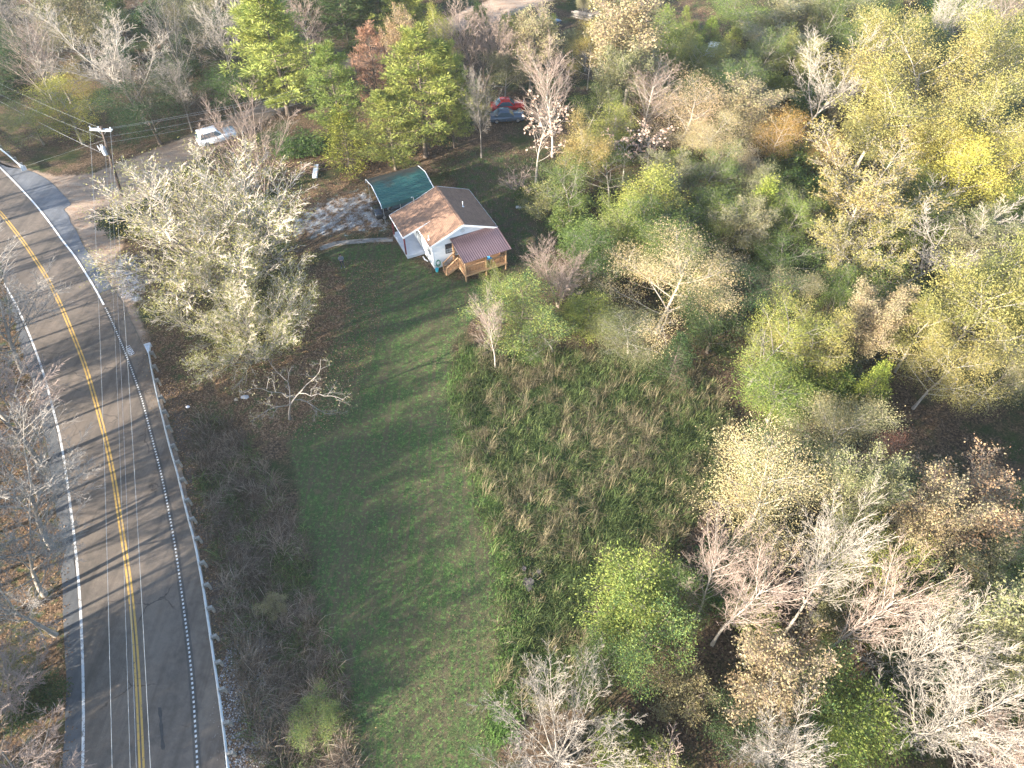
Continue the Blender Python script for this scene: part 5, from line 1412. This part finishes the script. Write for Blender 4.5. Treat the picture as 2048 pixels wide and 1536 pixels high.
# fillers of the woods: what stands between the trees told apart above
def clear(x, y, r_): return all((x - a) ** 2 + (y - b_) ** 2 > (r_ + c * .55) ** 2 for a, b_, c in PLANTED)
def inside(poly, x, y): return polydist(poly, np.array([x]), np.array([y]))[0]
OPEN = [Z_LAWN, Z_FIELD, Z_BRUSH, Z_LITTER, Z_DIRT, Z_YARD, Z_BACK, Z_VERGE, Z_CLEAR]
LOOK = {'shrubG': 'green shrub', 'shrubD': 'dark green shrub', 'shrubO': 'dusty olive shrub', 'shrubY': 'light green shrub', 'shrubW': 'straw-olive shrub', 'shrubR': 'brown-leaved shrub', 'shrubB': 'bare twiggy shrub',
        'shrubgold': 'yellow shrub', 'up1': 'slim pale bare tree', 'up2': 'slim pinkish bare tree', 'up3': 'slim grey bare tree', 'semi3': 'thin olive half-bare tree', 'dk1': 'dark low evergreen', 'dk2': 'dark upright evergreen',
        'green1': 'round green tree', 'green2': 'upright green tree', 'bright1': 'round light green tree', 'oak2': 'yellow-olive tree', 'clump2': 'clumpy green tree', 'bright2': 'upright lime-green tree', 'sage2': 'dusty upright tree', 'sage1': 'dusty olive tree', 'semi1': 'half-bare spreading tree', 'pale2': 'upright cream-leaved tree', 'feather1': 'tan feathery tree', 'round2': 'round grey bare tree', 'round3': 'round pinkish bare tree', 'pinedk': 'shaded pine'}
ANCHOR = []
for (kd, cx, cy, wp, H_, lab), (ax_, ay_, _) in zip([t for t in TREES if t[5]], PLANTED):
    ph = lab
    for cut in (' standing', ' growing', ' pressed', ' in the ', ' with ', ' at the ', ' behind ', ' beside ', ' between ', ' under ', ' below ', ' by the', ' just ', ' directly', ' against', ', ', ' on the ', ' among ', ' above ', ' near', ' across', ' right ', ' left ', ' leaning', ' touching', ' leaving', ' reaching', ' rising', ' cut', ' lowest', ' highest', ' inside', ' lit', ' low ', ' to ', ' over '):
        i = ph.find(cut)
        if i > 12: ph = ph[:i]
    ph = ph.split(' immediately')[0].rstrip(', ')
    ANCHOR.append((ph, ax_, ay_))
_c = {}
for a in ANCHOR: _c[a[0]] = _c.get(a[0], 0) + 1
ANCHOR = [a for a in ANCHOR if _c[a[0]] == 1 and len(a[0].split()) >= 3]
USED = set()
def own_label(k, x, y):
    for ph, ax_, ay_ in sorted(ANCHOR, key=lambda a: (a[1] - x) ** 2 + (a[2] - y) ** 2)[:9]:
        dx, dy = x - ax_, y - ay_
        if math.hypot(dx, dy) > 30: break
        near = math.hypot(dx, dy) < 9
        rel = (('just beyond' if near else 'farther beyond') if dy > 0 else ('in front of' if near else 'well in front of')) if abs(dy) > abs(dx) else (('just right of' if near else 'well right of') if dx > 0 else ('just left of' if near else 'well left of'))
        l = f"{LOOK.get(k, 'low shrub')} {rel} the {ph}"
        if l not in USED and len(l.split()) <= 16: USED.add(l); return l
    return None
def fill(poly_px, kinds, spacing, Ws, Hs, label, group, cat, tries, gap=.9, margin=1.2, cap=999, own=False):
    poly = gpoly(poly_px); xs = [p[0] for p in poly]; ys = [p[1] for p in poly]; n = 0
    for _ in range(tries):
        x, y = trnd.uniform(min(xs), max(xs)), trnd.uniform(min(ys), max(ys))
        if inside(poly, x, y) < 0 or any(inside(z, x, y) > -margin for z in OPEN) or not clear(x, y, spacing): continue
        if n >= cap: break
        k = trnd.choice(kinds); wd = trnd.uniform(*Ws)
        PLANTED.append((x, y, spacing * gap)); plant(k, x, y, wd, trnd.uniform(*Hs), (own_label(k, x, y) if own else None) or label, group, cat=cat); n += 1
    return n
RIGHT = [(1150,320),(1330,120),(1500,100),(1700,60),(2048,40),(2100,500),(2048,800),(1800,780),(1720,900),(1780,1050),(2048,1120),(2100,1536),(1150,1560),(1230,1380),(1330,1130),(1450,980),(1450,780),(1330,720),(1180,680),(1130,480)]
fill(RIGHT, ['green2','bright2','green1','bright1','sage1','semi3','green2','green1','oak2','clump2'], 1.4, (5.0, 7.5), (6.0, 9.5), 'slender tree filling a gap in the woods beside the weedy field', 'gap trees in the woods beside the field', 'tree', 500, .75, cap=95, own=True)
fill(RIGHT, ['shrubG','shrubG','shrubD','shrubO','shrubY','shrubW','shrubR','shrubO'], .95, (3.0, 5.2), (2.2, 4.6), 'low leafy shrub crowded under the taller trees beside the weedy field', 'understory shrubs in the woods beside the field', 'shrub', 1300, .7, cap=185, own=True)
TOPR = [(930,60),(1050,70),(1150,-40),(1700,-60),(2100,-60),(2100,100),(1700,60),(1330,130),(1150,320),(960,260),(900,120)]
fill(TOPR, ['shrubG','shrubO','shrubY','shrubW','up2','semi3','shrubgold','up1'], 1.3, (2.4, 4.0), (2.4, 6.0), 'scrubby growth on the far ground between the dirt track and the oaks', 'far scrub near the clearing', 'shrub', 320, .8, cap=75, own=True)
TOPL = [(-160,60),(-160,-120),(900,-120),(900,-10),(700,80),(560,170),(430,225),(250,295),(60,315),(-60,290)]
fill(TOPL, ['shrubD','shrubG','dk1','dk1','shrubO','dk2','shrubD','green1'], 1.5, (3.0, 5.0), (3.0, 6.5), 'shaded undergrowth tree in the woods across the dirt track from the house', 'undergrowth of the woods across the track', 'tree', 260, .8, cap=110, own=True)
fill(TOPL, ['up1','up3','round2','round3','semi3','pinedk','up2'], 2.2, (5.0, 7.5), (11.0, 14.5), 'tall slim tree filling the woods across the dirt track from the house', 'tall filler trees across the track', 'tree', 130, .8, own=True)
FAR = [(-400,-130),(2450,-130),(2450,-330),(-400,-330)]
fill(FAR, ['up1','oak1','round2','pine2','semi3','green1','pinedk','gold1'], 3.4, (7, 10), (11, 15), 'tree of the far woods beyond the top of the view', 'far woods', 'tree', 110)
FARR = [(2070,-60),(2500,-60),(2700,1600),(2650,2150),(1180,2150),(1150,1640),(2090,1620),(2075,1100)]
fill(FARR, ['oak1','oak2','up1','round2','semi3','sage1'], 3.4, (6, 9), (9, 13), 'tree of the woods just beyond the right-hand or lower border of the view', 'woods past the right border', 'tree', 420)
# woods along the far side of the road: they throw the long broken shadows over road and lawn
nL = 0
for yy in np.arange(-40, 70, 3.3):
    for k in range(1, 4):
        y = yy + trnd.uniform(-2.2, 2.2); xr = float(np.interp(y, PL[::-1, 1], PL[::-1, 0])) if PL[-1, 1] < y < PL[0, 1] else (-26 if y < 20 else -55)
        x = xr - 8.0 - k * 4.6 + trnd.uniform(-2.3, 2.3)
        if not clear(x, y, .8) or trnd.random() < (.14 if k < 3 else .4): continue
        kd = trnd.choice(['tall1','tall2','tall1','up3'] if k < 3 else ['tall1','up3','up1','semi3','oak1','tall2'])
        PLANTED.append((x, y, 1.2)); plant(kd, x, y, trnd.uniform(5.5, 8.0), trnd.uniform(11.5, 15.5) if kd.startswith('tall') else trnd.uniform(9, 12), 'tall bare woodland tree on the leafy bank along the outer side of the road', 'roadside woods along the bend', cat='tree'); nL += 1

# ------------------------------------------------------------------ grass, weeds, litter: one object each, nobody could count them
def blades(pos, L, wd, lean, tint, g, head=None, up=1.0):
    """arching blades: 5 vertices each"""
    n = len(pos); a = g.uniform(0, 2 * np.pi, n) if head is None else head + g.normal(0, .7, n)
    D = np.stack([np.cos(a), np.sin(a), np.zeros(n)], -1); B = np.stack([-np.sin(a), np.cos(a), np.zeros(n)], -1)
    w_ = (wd * g.uniform(.6, 1.4, n))[:, None]; l = L[:, None]; ln = lean[:, None]
    mid = pos + np.array([0, 0, 1.]) * l * .6 * np.sqrt(np.maximum(.05, 1 - (ln * .5) ** 2)) * up + D * l * .4 * ln
    tipp = mid + D * l * .55 * ln + np.array([0, 0, 1.]) * l * .45 * (1 - ln * 1.15) * up
    V = np.stack([pos - B * w_ / 2, pos + B * w_ / 2, mid - B * w_ * .4, mid + B * w_ * .4, tipp], 1)
    i = np.arange(n)[:, None] * 5
    q = i + np.array([[0, 1, 3, 2]]); t = i + np.array([[2, 3, 4]])
    return V.reshape(-1, 3), q, t, np.repeat(tint, 5, 0)
def scatter(poly, n, g, soft=0.0):
    P = np.array(poly); lo, hi = P.min(0), P.max(0); out = np.zeros((0, 2))
    while len(out) < n:
        c = g.uniform(lo, hi, (n * 2, 2)); d = polydist(poly, c[:, 0], c[:, 1])
        out = np.concatenate([out, c[d > -soft * g.random(len(c))]])
    out = out[:n]; return np.concatenate([out, terrain(out[:, 0], out[:, 1])[:, None]], 1)
def vnoise(x, y, s, seed=0):
    return np.sin(x * s + seed) * np.cos(y * s * 1.13 - seed * .7) + .6 * np.sin(x * s * 2.3 - y * s * 1.7 + seed * 2) + .35 * np.cos(x * s * 4.1 + y * s * 3.7 + seed)
def pal(g, n, cols, wts):
    cols = np.array(cols); k = g.choice(len(cols), n, p=np.array(wts) / sum(wts)); return cols[k] * g.uniform(.65, 1.3, (n, 1))
def stuff(name, parts):
    V, Q, T, Cc = [], [], [], []; o = 0
    for v, q, t, c in parts:
        V.append(v); Q.append(q + o if q is not None else np.zeros((0, 4), int)); T.append(t + o if t is not None else np.zeros((0, 3), int)); Cc.append(c); o += len(v)
    me = mesh_np(name, np.concatenate(V), np.concatenate(Q), np.concatenate(T), mats=[TINT], col=np.concatenate(Cc))
    return tag(link(name, me), kind='stuff')
g = np.random.default_rng(99)
GREEN = [(.045,.066,.024),(.074,.106,.034),(.12,.142,.048)]; TAN = [(.15,.125,.07),(.225,.19,.115),(.115,.09,.05),(.13,.125,.055)]
def tufts(poly, n, per, rad, Lr, wd, soft, mode):
    c = scatter(poly, n, g, soft); f = vnoise(c[:, 0], c[:, 1], 1.3, mode) * .45 + vnoise(c[:, 0], c[:, 1], .42, mode + 3) * .55 + g.normal(0, .65, n)
    dry = f > (.4 if mode == 1 else -.4)
    P = np.repeat(c, per, 0); P[:, :2] += g.normal(0, rad, (n * per, 2)); P[:, 2] = terrain(P[:, 0], P[:, 1]) - .02
    dr = np.repeat(dry, per); m = n * per
    tint = np.where(dr[:, None], pal(g, m, TAN[:3] if mode == 1 else [(.14,.105,.075),(.2,.155,.115),(.09,.062,.043),(.26,.21,.16)], [3, 3, 2] if mode == 1 else [3, 3, 2, 1]), pal(g, m, GREEN, [3, 4, 2]))
    tint = tint * np.repeat(g.uniform(.45, 1.5, n), per)[:, None]
    size = np.repeat(g.uniform(.45, 1.4, n), per)
    L = g.uniform(*Lr, m) * size * np.where(dr, 1.2, .8); lean = np.clip(g.normal(.78 if mode == 1 else 1.08, .22, m) + np.where(dr, .12, 0), .05, 1.2)
    head = np.repeat(g.uniform(0, 6.28, n), per) * np.where(dr, .5, 1) + np.repeat(vnoise(c[:, 0], c[:, 1], .35, 9), per) * 1.2 + g.normal(0, np.where(dr, .45, 1.2))
    return blades(P, L, wd * np.where(dr, .8, 1.2), lean, tint, g, head)
def weedleaves(poly, n, per, hmax, cols, wts, sz):
    c = scatter(poly, n, g, .8); ct = pal(g, n, cols, wts); P = np.repeat(c, per, 0); P[:, :2] += g.normal(0, .3, (n * per, 2)); P[:, 2] = terrain(P[:, 0], P[:, 1]) + g.uniform(.03, 1, n * per) * np.repeat(g.uniform(.15, hmax, n), per)
    v, q = leaves_np(P, sz, g, flat=.8, asp=.5); return v, q, None, np.repeat(np.repeat(ct, per, 0) * g.uniform(.7, 1.3, (n * per, 1)), 4, 0)
stuff("tall_weeds", [weedleaves(Z_FIELD, 1400, 36, .8, GREEN + [(.15,.13,.07)], [3, 3, 2, 1.5], .085), tufts(Z_FIELD, 2700, 23, .2, (.4, 1.2), .024, 1.2, 1)])
stuff("dead_roadside_brush", [weedleaves(Z_BRUSH, 420, 40, .5, GREEN + [(.09,.06,.04)], [3, 3, 1, 2], .08), tufts(Z_BRUSH, 1250, 28, .25, (.35, 1.15), .028, .8, 2)])
# mown lawn: short blades
P = scatter(Z_LAWN, 42000, g, .6); f = vnoise(P[:, 0], P[:, 1], .8, 4) * .6 + vnoise(P[:, 0] * 1.6 + P[:, 1] * .25, P[:, 1] * .1, 1.1, 2) * .6
tint = np.where((f + g.normal(0, .9, len(P)) > .6)[:, None], pal(g, len(P), [(.17,.13,.08),(.11,.085,.055)], [1, 1]), pal(g, len(P), [(.045,.08,.026),(.07,.125,.036),(.1,.165,.048)], [3, 4, 2]))
stuff("lawn_grass", [blades(P, g.uniform(.05, .13, len(P)), .03, np.clip(g.normal(.6, .25, len(P)), .1, 1.1), tint, g)])
# fresh green grass along the mowing edge
ep = np.array(gpoly([(945,700),(912,780),(945,900),(984,1010),(1014,1110),(1026,1230),(1016,1400),(1000,1480)])); tt_ = g.random(16000) * (len(ep) - 1); i_ = tt_.astype(int); P = ep[i_] + (ep[np.minimum(i_ + 1, len(ep) - 1)] - ep[i_]) * (tt_ - i_)[:, None] + g.normal(0, .55, (16000, 2)) * [1, .6]
P = np.concatenate([P, terrain(P[:, 0], P[:, 1])[:, None]], 1)
stuff("fresh_grass", [blades(P, g.uniform(.15, .55, 16000), .026, np.clip(g.normal(.7, .25, 16000), .1, 1.1), pal(g, 16000, [(.06,.13,.03),(.1,.18,.04),(.14,.2,.06)], [2, 3, 2]), g)])
P = scatter(Z_BACK, 9000, g, 2.0); stuff("rough_grass", [blades(P, g.uniform(.12, .4, len(P)), .03, np.clip(g.normal(.6, .25, len(P)), .1, 1.1), pal(g, len(P), GREEN + TAN[:3], [2, 3, 1, 1.5, 1, 2]), g)])
def flat_leaves(P, size, tint, gg):
    P = P.copy(); P[:, 2] += gg.uniform(.015, .05, len(P))
    n = len(P); a = gg.uniform(0, 6.28, n); tl_ = gg.normal(0, .25, n)
    d = np.stack([np.cos(a), np.sin(a), tl_], -1); b_ = np.stack([-np.sin(a), np.cos(a), gg.normal(0, .25, n)], -1); l = (size * gg.uniform(.6, 1.4, n))[:, None]
    V = np.stack([P - d * l * .5, P + b_ * l * .32, P + d * l * .5, P - b_ * l * .32], 1); V[..., 2] = np.maximum(V[..., 2], P[:, None, 2] - .012)
    return V.reshape(-1, 3), np.arange(n * 4).reshape(-1, 4), None, np.repeat(tint, 4, 0)
LEAFC = [(.15,.09,.052),(.22,.14,.085),(.09,.056,.037),(.3,.215,.14),(.24,.16,.065)]
fl = []
for poly, n, soft in ((Z_LITTER, 17000, 2.5), (Z_LEFT, 20000, .5), (Z_YARD, 4500, 2), (Z_LAWN, 1400, 0), (Z_VERGE, 5000, .5), (Z_BACK, 2500, 2)):
    P = scatter(poly, n, g, soft); fl.append(flat_leaves(P, .075 if poly is Z_LAWN else .12, pal(g, n, LEAFC, [3, 3, 2, 1, 1]), g))
P = scatter(gpoly([(690,360),(760,330),(900,290),(920,200),(700,250)]), 4000, g, 1); fl.append(flat_leaves(P, .13, pal(g, 4000, [(.36,.19,.09),(.28,.15,.08)], [1, 1]), g))
stuff("fallen_leaves", fl)
# leaf floor and brambles of the woods
def bramble(polypx, n, per, cols, wts, hmax, name, sz=.15):
    poly = gpoly(polypx); c = scatter(poly, n, g)
    ok = np.ones(n, bool)
    for z in OPEN: ok &= polydist(z, c[:, 0], c[:, 1]) < -.3
    c = c[ok]; n = len(c); ct = pal(g, n, cols, wts)
    P = np.repeat(c, per, 0); P[:, :2] += g.normal(0, .5, (n * per, 2)); P[:, 2] = terrain(P[:, 0], P[:, 1]) + np.abs(g.normal(0, hmax * .5, n * per))
    v, q = leaves_np(P, sz, g, flat=.6)
    return stuff(name, [(v, q, None, np.repeat(np.repeat(ct, per, 0) * g.uniform(.7, 1.3, (n * per, 1)), 4, 0))])
BR = [(.03,.055,.018),(.06,.1,.028),(.11,.14,.045),(.14,.1,.065),(.2,.15,.1)]
bramble(RIGHT, 2300, 22, BR, [3, 4, 3, 2, 1], 1.4, "woodland_brambles")
bramble(TOPL, 900, 24, BR, [4, 3, 2, 2, 1], 1.1, "track_side_brambles", .17)
bramble(TOPR, 900, 24, BR, [2, 3, 3, 2, 2], 1.0, "clearing_brambles", .17)
P = scatter(gpoly([(1280,700),(1480,720),(2100,900),(2100,1536),(1200,1536)]), 16000, g); ok = np.ones(len(P), bool)
for z in (Z_FIELD, Z_LAWN): ok &= polydist(z, P[:, 0], P[:, 1]) < 0
P = P[ok]; stuff("woodland_leaf_litter", [flat_leaves(P, .14, pal(g, len(P), [(.1,.065,.045),(.16,.11,.075),(.07,.05,.035)], [2, 1, 2]), g)])
# gravel stones on the verge and in the yard
def stones(P, s):
    n = len(P); r_ = (s * g.uniform(.5, 1.5, n))[:, None]; a = g.uniform(0, 6.28, n)
    d = np.stack([np.cos(a), np.sin(a), 0 * a], -1) * r_; b_ = np.stack([-np.sin(a), np.cos(a), 0 * a], -1) * r_
    top = P + np.array([0, 0, 1]) * r_ * .8
    V = np.stack([P + d, P + b_, P - d, P - b_, top], 1); i = np.arange(n)[:, None, None] * 5
    T_ = (i + np.array([[0, 1, 4], [1, 2, 4], [2, 3, 4], [3, 0, 4]])[None]).reshape(-1, 3)
    return V.reshape(-1, 3), None, T_, np.repeat(pal(g, n, [(.34,.34,.36),(.24,.22,.21),(.5,.5,.5)], [3, 2, 1]), 5, 0)
sc_ = scatter(gpoly([(470,1240),(520,1260),(545,1536),(560,1750),(470,1750),(455,1536),(440,1350)]), 6000, g, 1.0)
stuff("gravel", [stones(sc_, .045), stones(scatter(Z_GRAVEL2, 700, g, .5), .05)])
# ------------------------------------------------------------------ the person on the lawn
def person(loc, rz, label):
    J = dict(pel=(0,0,.93,.15), abd=(0,0,1.08,.14), chest=(0,-.01,1.3,.165), nk=(0,-.01,1.46,.065), hd0=(0,-.025,1.54,.075), hd1=(0,-.03,1.64,.1), hd2=(0,-.02,1.72,.075))
    for s, n in ((-1, 'l'), (1, 'r')):
        J |= {f'hip{n}': (s*.1,0,.86,.105), f'kn{n}': (s*.125,-.02,.48,.07), f'an{n}': (s*.14,.01,.09,.05), f'to{n}': (s*.16,-.15,.045,.045),
              f'sh{n}': (s*.19,0,1.38,.075), f'el{n}': (s*.25,-.02,1.12,.055), f'wr{n}': (s*.1,-.24,1.13,.036), f'pa{n}': (s*.06,-.31,1.15,.036)}
        for k in range(4): J[f'f{k}a{n}'] = (s*(.05-.012*0), -.355+.004*k, 1.12+.022*k, .007); J[f'f{k}b{n}'] = (s*(.015), -.375+.004*k, 1.12+.022*k, .009)
        J[f'tha{n}'] = (s*.035,-.31,1.2,.012); J[f'thb{n}'] = (s*.01,-.34,1.215,.01)
    E_ = [('pel','abd'),('abd','chest'),('chest','nk'),('nk','hd0'),('hd0','hd1'),('hd1','hd2')]
    for n in 'lr':
        E_ += [('pel',f'hip{n}'),(f'hip{n}',f'kn{n}'),(f'kn{n}',f'an{n}'),(f'an{n}',f'to{n}'),('chest',f'sh{n}'),(f'sh{n}',f'el{n}'),(f'el{n}',f'wr{n}'),(f'wr{n}',f'pa{n}'),(f'pa{n}',f'tha{n}'),(f'tha{n}',f'thb{n}')]
        for k in range(4): E_ += [(f'pa{n}',f'f{k}a{n}'),(f'f{k}a{n}',f'f{k}b{n}')]
    names = list(J); ix = {n: i for i, n in enumerate(names)}
    me = bpy.data.meshes.new("person"); me.from_pydata([J[n][:3] for n in names], [(ix[a], ix[b_]) for a, b_ in E_], [])
    o = bpy.data.objects.new("person", me); C.objects.link(o)
    sk = o.modifiers.new("skin", 'SKIN'); 
    for i, n in enumerate(names):
        d = me.skin_vertices[0].data[i]; d.radius = (J[n][3], J[n][3] * (.8 if n in ('pel','abd','chest') else 1)); d.use_root = (n == 'pel')
    ss = o.modifiers.new("sub", 'SUBSURF'); ss.levels = 1; ss.render_levels = 1
    bpy.context.view_layer.update()
    dg = bpy.context.evaluated_depsgraph_get(); m2 = bpy.data.meshes.new_from_object(o.evaluated_get(dg))
    o.modifiers.clear(); o.data = m2
    mats = [simple_mat("hoodie_blue_grey", (.15, .17, .2), .85, var=.35, scale=9), simple_mat("trousers_dark", (.025, .027, .035), .85), simple_mat("skin", (.42, .26, .19), .6), simple_mat("shoes_grey", (.25, .25, .27), .7)]
    m2.materials.clear()
    for m in mats: m2.materials.append(m)
    for p in m2.polygons:
        c = p.center; p.use_smooth = True
        p.material_index = 3 if c.z < .1 else 1 if c.z < .9 else 2 if (c.z > 1.47 or c.y < -.25) else 0
    o.location = loc; o.rotation_euler = (0, 0, rz)
    tag(o, label, "person")
    mb = MB(); k = 10; ring = []
    for lv, (z, r_) in enumerate(((1.6, .108), (1.68, .116), (1.75, .1), (1.795, .055))):
        for q in range(k):
            a = 2 * math.pi * q / k; y = math.sin(a) * r_ * 1.05 + .0 + (.02 if lv == 0 else 0); mb.v.append((math.cos(a) * r_ * .92, max(y, -.03) if lv == 0 else y, z + (.05 if lv == 0 and math.sin(a) < -.2 else 0)))
    for lv in range(3):
        for q in range(k): mb.f.append((lv*k+q, lv*k+(q+1) % k, (lv+1)*k+(q+1) % k, (lv+1)*k+q))
    mb.f.append(tuple(3*k+q for q in range(k)))
    mb.build("hair", simple_mat("hair_dark", (.03, .022, .018), .7), o, smooth=True)
    f = MB()
    for s in (-1, 1): f.tube([(s*.035, -.125, 1.645), (s*.035, -.135, 1.645)], .014, 8)
    f.build("eyes", simple_mat("eye_dark", (.02, .015, .008), .3), o)
    MB().bar((0, -.12, 1.64), (0, -.148, 1.6), .028, .03).build("nose", mats[2], o, .006); MB().box(-.03, -.128, 1.555, .03, -.118, 1.567).build("mouth", simple_mat("lips", (.3, .13, .11), .5), o)
    hm = MB()
    for s in (-1, 1): hm.tube([(s*.095, -.02, 1.6), (s*.112, -.015, 1.63), (s*.1, -.015, 1.67)], [.012, .02, .012], 6)
    hm.build("ears", mats[2], o)
    return o
pp = at(686, 535)
pers = person(tuple(pp), R(20), "person in a blue-grey hoodie and dark trousers standing on the grass holding a small controller")
rc = MB().box(-.085, -.03, -.02, .085, .03, .02).build("remote_controller", simple_mat("controller_grey", (.12, .12, .13), .5), None, .006)
rc.location = Matrix.Rotation(R(20), 4, 'Z') @ Vector((0, -.365, 1.16)) + pp; rc.rotation_euler = (R(-30), 0, R(20))
tag(rc, "small grey remote controller held in both hands by the person", "controller")
